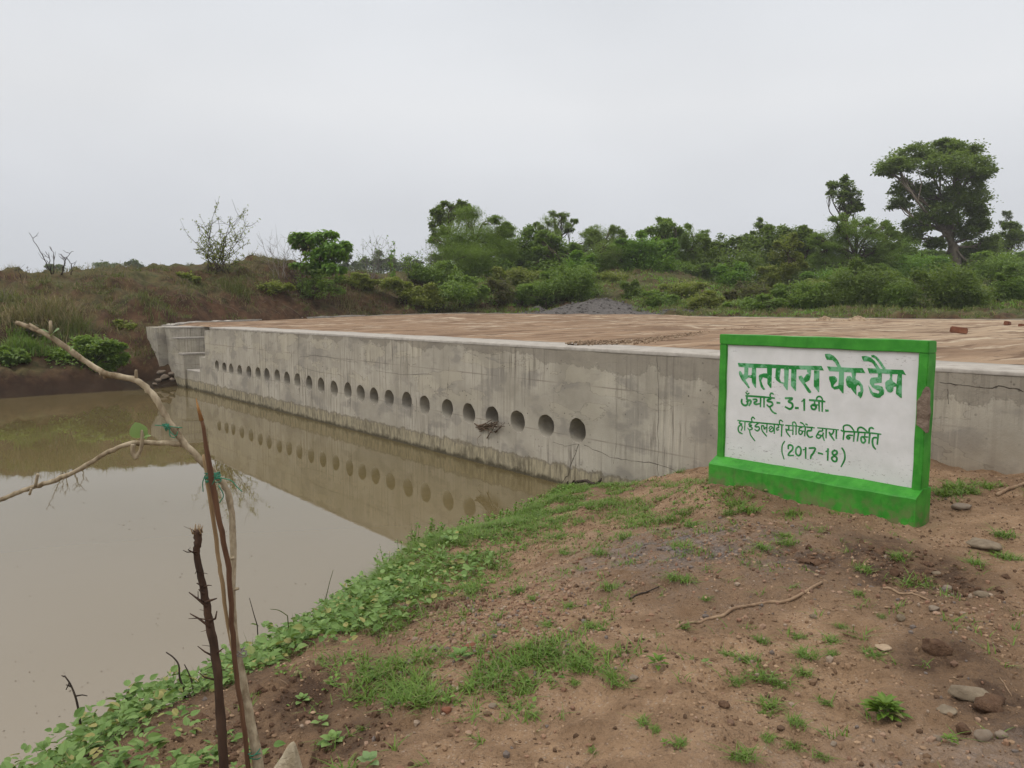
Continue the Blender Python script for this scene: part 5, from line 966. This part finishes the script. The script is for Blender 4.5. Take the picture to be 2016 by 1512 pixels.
# ------------------------------------------------------------------ trees and shrubs
def blobs_leaves(mb, C, Rd, n_cl, per, ls, g, flat=.75, spread=.34, wide=.9, droop=0.0, stem=None, stem_r=.03, root=None):
    d = rdir(n_cl, g); r = g.random(n_cl) ** .45; P = C + d * Rd * r[:, None] * .88; cs = np.mean(Rd) * spread * g.uniform(.45, 1.4, n_cl)
    L_ = np.repeat(P, per, 0) + np.clip(g.standard_t(5, size=(n_cl * per, 3)), -2.3, 2.3) * .85 * np.repeat(cs, per)[:, None] * [.62, .62, .62 * flat]
    n = len(L_); ax = rdir(n, g); ax[:, 2] = ax[:, 2] * .5 - droop; ls = ls * (.74 if droop == 0 else 1); up = rdir(n, g) * .7 + [0, 0, 1.15]
    leaves(mb, L_, ax, up, ls * g.uniform(.6, 1.3, n), wide=wide); return P
def tree(name, label, base, Y, trunk, tr, blobs, leafm, ls, seed, barkm='trunk', dens=1.0, group='trees beyond the dam', flat=.75, spread=.43, cat='tree', wide=.9, droop=0, depth=1.0, limb=.30, parts=('trunk', 'crown'), gap=1.0, under=None):
    under = name in ('bushy_tree', 'dense_tree', 'acacia_tree', 'feathery_tree') if under is None else under
    g = np.random.default_rng(seed); k = Y / 1521; b = at_depth(base[0], base[1], Y); b[2] = hz(b[0], b[1]) - .05; root = empty(name, tuple(b), label, cat, group)
    mt, mc = MB(), MB(); T_ = np.array([b] + [at_depth(px, py, Y) for px, py in trunk]); P = smooth_path(T_, 5) if len(T_) > 2 else T_; tube(mt, wob(P, tr * .12, g), np.linspace(tr, tr * .45, len(P)), 9, bump=.08)
    fork = P[len(P) // 2:]
    if under: blobs = blobs + [(base[0] - 16, base[1] - 40, 46, 28), (base[0] + 20, base[1] - 22, 50, 26), (base[0] - 24, base[1] - 14, 40, 18)]
    sat = []
    for bl in blobs:
        for _ in range(0 if name == 'large_tree' else 3 if bl[2] > 16 else 1):
            an = g.uniform(-.2, math.pi + .2); q = g.uniform(.22, .40); sat.append((bl[0] + math.cos(an) * bl[2] * 1.02, bl[1] - math.sin(an) * bl[3] * 1.05, max(4, bl[2] * q), max(4, bl[3] * q * g.uniform(.8, 1.6))))
    for bl in list(blobs) + sat:
        C = at_depth(bl[0], bl[1], Y); C[1] += g.normal(0, .35) * bl[2] * k * depth; Rd = np.array([bl[2] * k, bl[2] * k * depth * .9, bl[3] * k]); vol = bl[2] * bl[3] / 1000
        ncl = max(3, int((7 + 17 * vol) * dens)); per = int(66 * gap); ls = ls * 1.0
        cl = blobs_leaves(mc, C, Rd, ncl, per, ls, g, flat, spread, wide, droop)
        s = fork[g.integers(0, len(fork))]; m = (s + C) / 2 + g.normal(0, .12, 3) * np.linalg.norm(C - s); lp = smooth_path(np.array([s, m, C]), 5); tube(mt, lp, np.linspace(tr * limb, tr * .12, len(lp)), 6)
        for q in cl[:: max(1, len(cl) // 7)]:
            s2 = lp[g.integers(len(lp) // 2, len(lp))]; m2 = (s2 + q) / 2 + g.normal(0, .08, 3) * np.linalg.norm(q - s2); tube(mt, np.array([s2, m2, q]), [tr * .12 + .008, tr * .08 + .006, .006], 4, cap=False)
    mt.build(parts[0], M[barkm], root, off=b); mc.build(parts[1], M[leafm], root, off=b, smooth=False); return root
BT = 'trees beyond the dam'
tree('large_tree', 'tallest tree with a pale forked trunk and wide ragged crown', (1884, 552), 68, [(1881, 505), (1872, 474), (1850, 445)], .48,
     [(1830, 296, 62, 22), (1893, 298, 44, 22), (1762, 330, 44, 20), (1850, 336, 72, 26), (1908, 345, 34, 36), (1795, 372, 46, 20), (1868, 392, 68, 30), (1922, 400, 26, 42), (1768, 402, 28, 12), (1835, 425, 56, 20), (1905, 448, 40, 30), (1800, 442, 34, 18), (1870, 279, 30, 8), (1738, 337, 22, 12), (1938, 435, 16, 24), (1785, 468, 30, 14), (1935, 480, 24, 22), (1905, 500, 30, 16), (1836, 480, 26, 12), (1850, 506, 34, 14), (1908, 524, 34, 13), (1868, 530, 40, 10)], 'l_dark', .36, 101, 'trunk_pale', 1.7, None, .5, .30, gap=1.15, wide=.85, limb=.30)
tree('acacia_tree', 'broad round acacia with fine dense foliage at the left of the tree line', (935, 560), 54, [(932, 520), (930, 480)], .22, [(930, 462, 66, 36), (890, 488, 42, 34), (975, 482, 36, 34), (930, 505, 70, 30), (1000, 492, 22, 28)], 'l_acacia', .17, 102, gap=3.2, dens=1.3, flat=.55, wide=.4)
tree('tall_tree', 'grey green taller tree showing above the round acacia', (880, 560), 60, [(880, 500), (884, 450)], .2, [(890, 420, 34, 20), (865, 432, 22, 18), (858, 462, 13, 22), (905, 410, 18, 10)], 'l_dark', .26, 103, gap=1.0)
tree('bushy_tree', 'dark mid height tree just right of the round acacia', (1040, 570), 56, [(1040, 530), (1040, 500)], .18, [(1035, 490, 38, 30), (1060, 505, 28, 28), (1020, 520, 30, 26)], 'l_mid', .24, 104, gap=1.7)
tree('umbrella_tree', 'pale feathery umbrella shaped tree rising over the line', (1094, 560), 60, [(1094, 510), (1092, 465)], .16, [(1090, 436, 36, 13), (1118, 445, 20, 13), (1068, 448, 18, 11), (1095, 460, 34, 9)], 'l_feather', 0.187, 105, wide=.4, gap=1.60, spread=.3)
tree('bushy_tree', 'leafy tree under the umbrella shaped tree', (1102, 580), 54, [(1102, 540), (1100, 510)], .16, [(1100, 498, 36, 26), (1085, 475, 24, 16), (1120, 520, 34, 24)], 'l_mid', .26, 106, gap=1.5)
tree('feathery_tree', 'light feathery tree with open branches right of the umbrella tree', (1185, 570), 57, [(1185, 530), (1182, 480)], .16, [(1180, 455, 26, 20), (1205, 470, 24, 22), (1158, 474, 24, 18), (1185, 498, 46, 22), (1150, 495, 20, 16)], 'l_feather', 0.196, 107, wide=.4, gap=1.92)
tree('bushy_tree', 'tree with reddish tips poking above the middle of the line', (1300, 570), 60, [(1302, 520), (1302, 470)], .16, [(1302, 448, 24, 13), (1285, 455, 12, 8), (1320, 460, 18, 12)], 'l_mid', .28, 108, gap=.9)
tree('bushy_tree', 'bright green spreading tree on the hill with a dark hollow below', (1265, 545), 56, [(1265, 520), (1265, 500)], .16, [(1265, 485, 48, 22), (1230, 500, 30, 20), (1300, 495, 34, 20)], 'l_bright', .24, 109, gap=1.4)
tree('feathery_tree', 'soft rounded grey green tree in the middle of the line', (1350, 570), 62, [(1350, 520), (1350, 490)], .18, [(1345, 468, 34, 22), (1372, 480, 22, 22), (1320, 485, 28, 24), (1350, 505, 46, 24)], 'l_acacia', 0.212, 110, wide=.4, gap=2.40)
tree('dense_tree', 'dark domed dense tree in the middle right of the line', (1430, 590), 60, [(1430, 545), (1430, 510)], .22, [(1425, 485, 36, 26), (1462, 492, 26, 26), (1400, 510, 30, 28), (1440, 525, 50, 28)], 'l_dark', .27, 111, gap=1.7)
tree('slender_tree', 'slender pointed tree right of the dark domed tree', (1497, 570), 64, [(1497, 500), (1496, 450)], .13, [(1497, 447, 15, 13), (1492, 468, 18, 10), (1508, 478, 18, 10)], 'l_dark', .25, 112, gap=.8)
tree('dense_tree', 'dark broad tree behind the yellowish tree', (1545, 580), 62, [(1545, 530), (1545, 500)], .2, [(1525, 470, 28, 20), (1565, 465, 28, 18), (1585, 490, 26, 26), (1520, 500, 34, 26), (1600, 475, 16, 18)], 'l_dark', .27, 113, gap=1.7)
tree('yellowish_tree', 'yellowish green slim tree in front of the dark broad tree', (1555, 570), 52, [(1553, 530), (1551, 500)], .12, [(1551, 478, 24, 16), (1545, 503, 26, 16), (1565, 525, 20, 14)], 'l_olive', .22, 114, gap=1.0)
tree('acacia_tree', 'big bushy light green acacia left of the tallest tree', (1688, 575), 58, [(1688, 530), (1686, 500)], .26, [(1670, 450, 46, 22), (1715, 455, 40, 20), (1640, 478, 38, 26), (1695, 485, 60, 26), (1740, 480, 30, 24), (1665, 515, 56, 24), (1725, 515, 36, 20)], 'l_acacia', 0.204, 115, wide=.4, gap=2.40, flat=.5)
tree('tall_tree', 'tall thin tree with a small dark crown above the light green acacia', (1668, 565), 72, [(1668, 470), (1666, 410)], .22, [(1663, 365, 26, 12), (1650, 392, 24, 16), (1680, 385, 20, 18), (1668, 410, 24, 12)], 'l_dark', .32, 116, gap=.9, spread=.3)
tree('bushy_tree', 'dark tree filling the gap between acacia and tallest tree', (1770, 560), 66, [(1770, 520), (1770, 500)], .16, [(1770, 500, 40, 26), (1800, 505, 34, 22), (1745, 520, 30, 20)], 'l_mid', .26, 117, gap=1.5)
tree('bushy_tree', 'dark tree standing under the right side of the tallest tree', (1930, 560), 70, [(1932, 530), (1930, 505)], .16, [(1928, 500, 34, 20), (1955, 490, 24, 18), (1905, 515, 24, 18)], 'l_dark', .28, 118, gap=1.4)
tree('far_tree', 'dark rounded tree at the right edge of the photo', (1985, 545), 72, [(1985, 500), (1985, 480)], .18, [(1988, 465, 22, 20), (2008, 470, 20, 22), (1975, 480, 14, 16)], 'l_dark', .28, 119, gap=1.4)
tree('far_tree', 'thin faint tree behind the dark rounded tree at the right edge', (1992, 520), 110, [(1992, 460), (1990, 430)], .14, [(1988, 425, 12, 8), (1982, 440, 10, 6), (1998, 445, 10, 6)], 'l_hazed', .35, 120, gap=.6)
tree('far_tree', 'hazy blue green far tree at the right edge above the field', (1965, 520), 120, [(1965, 500)], .2, [(1962, 488, 18, 14), (1945, 495, 14, 10)], 'l_hazed', .4, 121, gap=1)
gb = np.random.default_rng(888)
for i, (px, py) in enumerate([(1010, 515), (1070, 520), (1150, 510), (1215, 500), (1255, 515), (1320, 510), (1385, 505), (1470, 515), (1600, 515), (1630, 500), (1760, 510), (1790, 520), (1850, 530), (1960, 525), (960, 515), (1560, 525), (1910, 535)]):
    a, b_, c_ = gb.uniform(34, 50), gb.uniform(18, 26), gb.uniform(-10, 10)
    tree('background_tree', 'dull green tree in the row behind the front tree line', (px, 556), 78, [(px, py + 10)], .14, [(px, py + c_ * .5, a * .7, b_), (px - a * .5, py + 12, a * .6, b_), (px + a * .5, py + 10 - c_, a * .6, b_), (px, py + 28, a, b_ * .8)], ['l_mid', 'l_dark', 'l_acacia'][i % 3], .34, 900 + i, gap=.8, group='row of trees behind the tree line', dens=.9)
FG = 'distant trees past the left bank'
for i, (px, py, rx, ry, lb) in enumerate([(210, 526, 26, 6, 'low pale bush line showing just over the bank at far left'), (264, 519, 13, 7, 'small dark far tree on the skyline of the left bank'), (105, 530, 20, 6, 'low far bush under the bare twiggy shrub at far left'), (700, 520, 24, 14, 'hazy far tree left of the sparse grey shrub'), (745, 516, 28, 16, 'hazy far tree behind the sparse grey shrub'), (800, 522, 28, 12, 'hazy far tree right of the sparse grey shrub')]):
    tree('far_tree', lb, (px, 560), 130, [(px, py + 6)], .2, [(px, py, rx, ry), (px + rx * .5, py + 3, rx * .6, ry * .7), (px, py + 14, rx * 1.3, 14)], 'l_hazed', .42, 200 + i, gap=1.2, group=FG, cat='far tree')
# shrubs of stems
def shrub(name, label, base, Y, tips, stem_r, seed, barkm, leafm=None, ls=.09, nleaf=20, side=4, group='shrubs on the far bank', cat='shrub', wide=.7, lw=1.0):
    g = np.random.default_rng(seed); b = on_ground(base[0], base[1]) if Y is None else at_depth(base[0], base[1], Y); b[2] = hz(b[0], b[1]); Y = b[1]; root = empty(name, tuple(b), label, cat, group); ms, ml = MB(), MB(); k = Y / 1521; LC = []
    for tx, ty in tips:
        t_ = at_depth(tx, ty, Y + g.normal(0, .35)); s = b + np.array([g.normal(0, .22), g.normal(0, .2), -.05]); m = s * .5 + t_ * .5 + np.array([g.normal(0, .12), g.normal(0, .12), .1]); P = wob(smooth_path(np.array([s, m, t_]), 6), .02, g); tube(ms, P, np.linspace(stem_r, stem_r * .4, len(P)), 5)
        LC.append(P[4:])
        for _ in range(side):
            i = g.integers(3, len(P) - 1); d = rdir(1, g)[0]; d[2] = abs(d[2]) * .8 + .2; l_ = np.linalg.norm(t_ - s) * g.uniform(.12, .34); q = np.array([P[i], P[i] + d * l_ * .5, P[i] + (d + [0, 0, .25]) * l_]); tube(ms, q, [stem_r * .55, stem_r * .4, stem_r * .22], 4, cap=False); LC.append(smooth_path(q, 4))
            if g.random() < .6:
                d2 = d + rdir(1, g)[0] * .7; tube(ms, np.array([q[1], q[1] + d2 * l_ * .45]), [stem_r * .35, stem_r * .2], 4, cap=False)
    ms.build('stem', M[barkm], root, off=b)
    if leafm:
        LC = np.concatenate(LC); n = nleaf * len(tips); C = LC[g.integers(0, len(LC), n)] + g.normal(0, .05 * lw, (n, 3)); ax = rdir(n, g); ax[:, 2] -= .2; leaves(ml, C, ax, rdir(n, g) * .6 + [0, 0, 1], ls * g.uniform(.6, 1.3, n), wide=wide); ml.build('foliage', M[leafm], root, off=b, smooth=False)
    return root
shrub('dry_shrub', 'tall dry multi stemmed shrub with few dark leaves on the left bank crest', (430, 522), 37.5, [(424, 412), (430, 428), (395, 440), (368, 462), (410, 450), (440, 460), (455, 425), (478, 420), (490, 440), (470, 460), (485, 480), (445, 480), (380, 490), (400, 478), (415, 470), (500, 500), (420, 490), (405, 500)], .02, 301, 'twig_dark', 'l_olive', .12, 90, 7)
shrub('bare_shrub', 'pale leafless twiggy shrub between the dry shrub and the bright bush', (550, 524), 39, [(515, 470), (530, 465), (545, 462), (560, 470), (575, 480), (540, 480), (525, 490), (568, 465)], .012, 302, 'twig_grey', None, side=7)
shrub('bare_shrub', 'leafless leaning twiggy shrub on the far left skyline', (112, 540), 33, [(57, 458), (100, 487), (145, 495), (130, 505), (90, 495), (115, 500)], .022, 303, 'twig_dark', None, side=3)
shrub('bare_shrub', 'two bare sticks on the bank crest at far left edge', (45, 545), 32, [(36, 523), (54, 524), (46, 530)], .014, 304, 'twig_dark', None, side=1)
shrub('dry_shrub', 'small dark scrub at the left foot of the bright bush', (585, 532), 39, [(560, 500), (575, 490), (590, 480), (600, 505), (570, 510), (610, 500)], .012, 305, 'twig_dark', 'l_brown', .12, 22, 4)
shrub('dry_shrub', 'sparse grey shrub with thin leaves right of the bright bush', (735, 550), 45, [(715, 480), (730, 470), (742, 466), (755, 472), (770, 485), (720, 500), (748, 490), (760, 500), (705, 505)], .014, 306, 'twig_grey', 'l_mid', .13, 16, 6)
shrub('leafy_shrub', 'thin yellow green shrub beside the sparse grey shrub', (770, 545), 45, [(778, 478), (765, 490), (775, 500), (768, 515)], .014, 307, 'twig', 'l_bright', .17, 40, 3)
shrub('leafy_shrub', 'dark shrub with upcurled tips left of the tree line', (810, 552), 46, [(789, 495), (800, 505), (815, 503), (828, 492), (832, 505), (780, 510), (822, 515), (805, 515)], .016, 308, 'twig_dark', 'l_mid', .17, 44, 4)
shrub('bare_shrub', 'tall bare grey stems just left of the round acacia', (858, 560), 48, [(838, 482), (850, 490), (860, 470), (845, 505), (870, 500), (835, 510)], .012, 309, 'twig_grey', 'l_dark', .10, 5, 5)
YB = on_ground(625, 586)[1]
tree('leafy_bush', 'bright green big leaved bush on the left bank', (625, 582), YB, [(628, 545), (630, 510)], .06, [(628, 468, 32, 12), (598, 480, 22, 12), (657, 490, 28, 18), (630, 505, 40, 18), (580, 463, 12, 6), (604, 526, 24, 12), (652, 528, 20, 11), (672, 488, 14, 12)], 'l_bright', .24, 401, gap=.36, group=None, cat='bush', parts=('stem', 'foliage'), droop=.5, spread=.36, dens=1.5)
tree('leafy_bush', 'darker lower bush growing under the bright big leaved bush', (615, 588), YB - .5, [(615, 570)], .04, [(600, 552, 28, 18), (640, 558, 28, 18), (620, 576, 34, 14), (588, 572, 18, 12), (655, 574, 20, 12)], 'l_mid', .17, 402, gap=.6, group=None, cat='bush', parts=('stem', 'foliage'))
# bushes beyond the deck
BUSH = [(905, 590, 43.5, [(905, 580, 34, 16), (930, 585, 24, 14)], 'l_mid', 'leafy bush at the far edge of the deck below the round acacia'), (860, 600, 42.5, [(855, 592, 28, 13)], 'l_olive', 'olive bush at the foot of the bank behind the left deck'), (800, 590, 43, [(800, 575, 26, 14), (770, 560, 24, 10)], 'l_olive', 'dull olive scrub on the bank above the pale kerb end'),
        (870, 560, 46, [(870, 548, 36, 15), (835, 545, 22, 12)], 'l_mid', 'green scrub below the bare grey stems'), (990, 590, 45, [(990, 580, 26, 16)], 'l_brown', 'brownish dry bush behind the middle deck'), (1075, 595, 45, [(1070, 580, 34, 20), (1050, 590, 20, 14)], 'l_mid', 'green bush left of the dark gravel heap'), (1125, 580, 46, [(1130, 560, 36, 20), (1150, 580, 34, 16), (1100, 560, 26, 16)], 'l_mid', 'large green bush behind the gravel heap'),
        (1140, 545, 50, [(1140, 532, 26, 18)], 'l_bright', 'bright green young tree in the slope above the gravel heap'), (1030, 560, 50, [(1030, 552, 28, 14), (1000, 548, 24, 12)], 'l_olive', 'yellow green scrub on the slope left of the gravel heap'), (1240, 585, 45, [(1240, 578, 24, 18)], 'l_dark', 'dark narrow bush right of the gravel heap top'), (1290, 600, 43, [(1285, 592, 34, 14), (1320, 598, 26, 12)], 'l_mid', 'low green bush over the right end of the gravel spill'),
        (1200, 555, 50, [(1200, 548, 30, 12)], 'l_olive', 'pale olive scrub at the top of the green slope'), (1345, 575, 46, [(1345, 568, 36, 12)], 'l_olive', 'yellowish low scrub on the right slope of the hill'), (1390, 600, 41, [(1385, 592, 34, 14)], 'l_olive', 'olive scrub at the deck edge below the hill'), (1445, 570, 52, [(1442, 552, 32, 15)], 'l_bright', 'bright light green bush at the end of the hill'), (1475, 595, 46, [(1475, 585, 30, 16)], 'l_brown', 'reddish brown bush right of the hill foot'),
        (1500, 612, 40, [(1495, 605, 34, 12), (1460, 610, 26, 9)], 'l_mid', 'low green bush at the deck edge left of the sign top'), (1525, 570, 52, [(1522, 550, 22, 18)], 'l_olive', 'upright light bush before the dark broad tree'), (1580, 600, 41, [(1575, 590, 36, 20), (1610, 598, 24, 14)], 'l_mid', 'mid green bush behind the sign top at left'), (1680, 600, 41, [(1675, 572, 48, 28), (1725, 585, 42, 26), (1640, 592, 34, 18)], 'l_dark', 'large dark leafy bush behind the middle of the sign'),
        (1760, 600, 40, [(1755, 592, 36, 18)], 'l_mid', 'low green bush right of the large dark leafy bush'), (1865, 605, 38, [(1855, 575, 44, 32), (1895, 588, 34, 26)], 'l_dark', 'dense dark round bush under the tallest tree'), (1800, 540, 58, [(1800, 528, 46, 14), (1760, 540, 26, 10)], 'l_bright', 'bright green thicket left of the tall trunk'), (1950, 560, 54, [(1950, 540, 44, 22), (1990, 530, 34, 18)], 'l_mid', 'leafy green thicket right of the tall trunk'),
        (1945, 598, 40, [(1945, 588, 26, 14)], 'l_olive', 'olive bush between dark round bush and right edge'), (1995, 595, 39, [(1990, 575, 24, 24), (2010, 590, 20, 18)], 'l_mid', 'tall leafy bush cut by the right edge'), (1640, 555, 56, [(1640, 548, 40, 10)], 'l_bright', 'low bright thicket on the field under the light acacia'), (1740, 560, 56, [(1735, 548, 34, 12)], 'l_mid', 'green thicket below the gap left of the tall trunk'),
        (1605, 575, 50, [(1600, 572, 26, 9)], 'l_olive', 'small olive bush on the open grassy field'), (690, 560, 43, [(690, 552, 30, 10), (715, 560, 22, 9)], 'l_olive', 'low dry scrub on the bank right of the bright bush'), (185, 725, 26.6, [(175, 690, 40, 18), (130, 708, 30, 18), (215, 684, 24, 12), (165, 722, 44, 14), (232, 706, 16, 9), (95, 722, 26, 10)], 'l_mid', 'bright green bush overhanging the pond on the left bank'), (1180, 530, 56, [(1180, 522, 40, 14)], 'l_mid', 'green thicket below the light feathery tree'), (1360, 540, 58, [(1350, 528, 44, 12)], 'l_mid', 'green thicket under the soft rounded tree'),
        (25, 715, 25.4, [(20, 705, 26, 14), (-10, 700, 26, 14)], 'l_mid', 'low green bush at the left edge just above the pond'), (70, 665, 27, [(60, 660, 30, 12)], 'l_brown', 'dark brown scrub on the bank between dry grass and pond'), (250, 650, 29.5, [(245, 645, 22, 9)], 'l_olive', 'small olive scrub on the earth left of the wing wall'), (545, 575, 38, [(540, 568, 30, 10)], 'l_olive', 'small olive scrub left of the bright big leaved bush'), (360, 560, 36, [(355, 552, 30, 9)], 'l_olive', 'flat olive scrub on the bank below the dry shrub'),
        (1050, 540, 55, [(1055, 530, 36, 14)], 'l_mid', 'green thicket under the dark mid height tree'), (950, 550, 52, [(950, 540, 46, 14)], 'l_mid', 'green thicket under the round acacia')]
for i, (px, py, Y, bl, lm, lb) in enumerate(BUSH):
    if px > 820 and not (1180 < px < 1440): bl = [(a, b - d * .30, c * 1.2, d * 1.38) for a, b, c, d in bl]
    tree('bush', lb, (px, py + 4), Y, [(px, py - 6)], .05, bl, lm, .17 if Y < 48 else .2, 500 + i, 'twig_dark', gap=1.3, dens=1.9, group='bushes on the far banks', cat='bush', parts=('stem', 'foliage'), spread=.5 if px < 300 else .40)
# ------------------------------------------------------------------ grass and herbs on the far banks
def far_grass(name, label, n, x0, x1, y0, y1, hmin, hmax, mat, seed, cond, bl=6, wd=.03, lean=.7):
    g = np.random.default_rng(seed); mb = MB(); x = g.uniform(x0, x1, n); y = g.uniform(y0, y1, n); z = H(x, y); k = cond(x, y, z, g); x, y, z = x[k], y[k], z[k]
    for _ in range(bl):
        dx, dy = g.normal(0, .10, (2, len(x))); blades(mb, np.stack([x + dx, y + dy, z - .03], 1), g.uniform(hmin, hmax, len(x)), wd, lean, g, seg=2)
    return tag(mb.build(name, M[mat], smooth=False), label, 'grass', None, 'stuff')
lb_ = lambda x, y, z, g: (z > .35) & ~in_poly(x, y, DP) & (x * N[0] + y * N[1] > 2) & ((x * U[0] + y * U[1] > 30.2) | (x * N[0] + y * N[1] > T + 3)) & (np.abs(x / y) < .8)
far_grass('bank_grass', 'short matted green grass over the left bank', 30000, -26, 0, 22, 52, .06, .22, 'bank_grass', 61, lambda x, y, z, g: lb_(x, y, z, g) & (g.random(len(x)) < sstep(-.02, .16, fbm(x * .7, y * .7, 5))))
far_grass('dry_grass', 'dry straw coloured grass and stems on the left bank', 14000, -26, 4, 22, 52, .12, .45, 'grass_old', 62, lambda x, y, z, g: lb_(x, y, z, g) & (g.random(len(x)) < .75 * sstep(.0, .3, fbm(x * .5 + 9, y * .5, 4))), 5, .018, .8)
far_grass('field_grass', 'green grass and low herbs over the right hill and field', 42000, -6, 48, 33, 78, .08, .30, 'field_grass', 63, lambda x, y, z, g: lb_(x, y, z, g) & (g.random(len(x)) < sstep(-.35, .1, fbm(x * .35, y * .35, 4))), 5, .045)
far_grass('herb_cover', 'bright low herbs patching the green slopes', 16000, -4, 48, 36, 70, .10, .28, 'l_bright', 64, lambda x, y, z, g: lb_(x, y, z, g) & (g.random(len(x)) < sstep(.05, .3, fbm(x * .3 + 4, y * .3, 4))), 5, .07, .9)
far_grass('reed_grass', 'fresh green grass clump by the water on the left bank', 26000, -17.5, -12, 23, 29, .12, .38, 'grass', 65, lambda x, y, z, g: lb_(x, y, z, g) & (z > .4) & (z < 2.2) & (np.exp(-((x + 15.6) ** 2 / 3.0 + (y - 25.3) ** 2 / 1.6)) * sstep(-.2, .1, fbm(x * 1.6, y * 1.6, 3)) > g.random(len(x))), 5, .03)
for i, (px, py, hpx, wpx, n, m, lb) in enumerate([(105, 628, 60, 90, 420, 'grass_old', 'tall dry straw grass clump above the green bush on the left bank'), (40, 640, 46, 70, 300, 'grass_old', 'dry straw grass clump at the far left edge of the bank'), (140, 655, 40, 60, 260, 'bank_grass', 'olive grass clump just above the green bush on the left bank'), (300, 600, 24, 70, 220, 'bank_grass', 'matted grass clump on top of the cut bank behind the wing wall'), (680, 598, 26, 60, 220, 'grass_old', 'dry grass clump on the bank right of the bright bush'), (470, 575, 20, 60, 520, 'bank_grass', 'olive grass clump on the bank below the dry shrub'), (20, 590, 34, 60, 260, 'l_brown', 'dark brown scrub clump high on the far left bank')]):
    g = np.random.default_rng(700 + i); p = on_ground(px, py); k = p[1] / 1521; mb = MB(); C = np.column_stack([g.normal(0, wpx * k * .28, n), g.normal(0, wpx * k * .28, n), np.zeros(n)]); C[:, 2] = H(C[:, 0] + p[0], C[:, 1] + p[1]) - p[2] - .05; blades(mb, C, hpx * k * g.uniform(.5, 1.1, n), .028, .55, g, seg=3)
    o = mb.build('grass_clump', M[m], smooth=False); o.location = p; tag(o, lb, 'grass clump', 'grass clumps on the far bank')
# exposed roots and vines on the cut bank, stones under the wing wall
g = np.random.default_rng(90); mb = MB()
for _ in range(70):
    p = on_ground(g.uniform(300, 900), g.uniform(560, 612)); d = rdir(1, g)[0] * [1, .4, .4]; l_ = g.uniform(.4, 1.3); q = np.array([p + [0, -.05, .05], p + d * l_ * .5 + [0, -.2, -.15], p + d * l_ + [0, -.35, -.45]]); q[:, 2] = np.maximum(q[:, 2], H(q[:, 0], q[:, 1]) + .03); tube(mb, smooth_path(q, 4), .012, 4, cap=False)
tag(mb.build('bank_roots', M['twig']), 'thin dry roots and vines hanging on the cut bank', 'roots', None, 'stuff')
for i, (px, py, s, lb) in enumerate([(318, 735, 16, 'grey rubble stone just under the wing wall foot'), (338, 737, 14, 'grey rubble stone touching the stair side'), (326, 745, 18, 'largest grey rubble stone under the wing wall'), (312, 750, 12, 'small grey rubble stone low under the wing wall'), (340, 748, 10, 'small pale rubble stone near the water by the stair'), (305, 757, 9, 'lowest rubble stone at the water under the wing wall')]):
    rock(px, py, s, lb, M['greystone'], .6, 'rubble_stone', 'stone', 'rubble under the wing wall', i)

# ------------------------------------------------------------------ thin haze in the air
hb = MB(); box(hb, -420, 420, -45, 420, -3.2, 34)
hm = bpy.data.materials.new('thin_haze'); hm.use_nodes = True; hm.node_tree.nodes.clear()
ho = hm.node_tree.nodes.new('ShaderNodeOutputMaterial'); hv = hm.node_tree.nodes.new('ShaderNodeVolumePrincipled'); hv.inputs['Color'].default_value = (.96, .97, .985, 1); hv.inputs['Density'].default_value = .0006; hm.node_tree.links.new(hv.outputs[0], ho.inputs['Volume'])
tag(hb.build('haze', hm, smooth=False), kind='stuff')
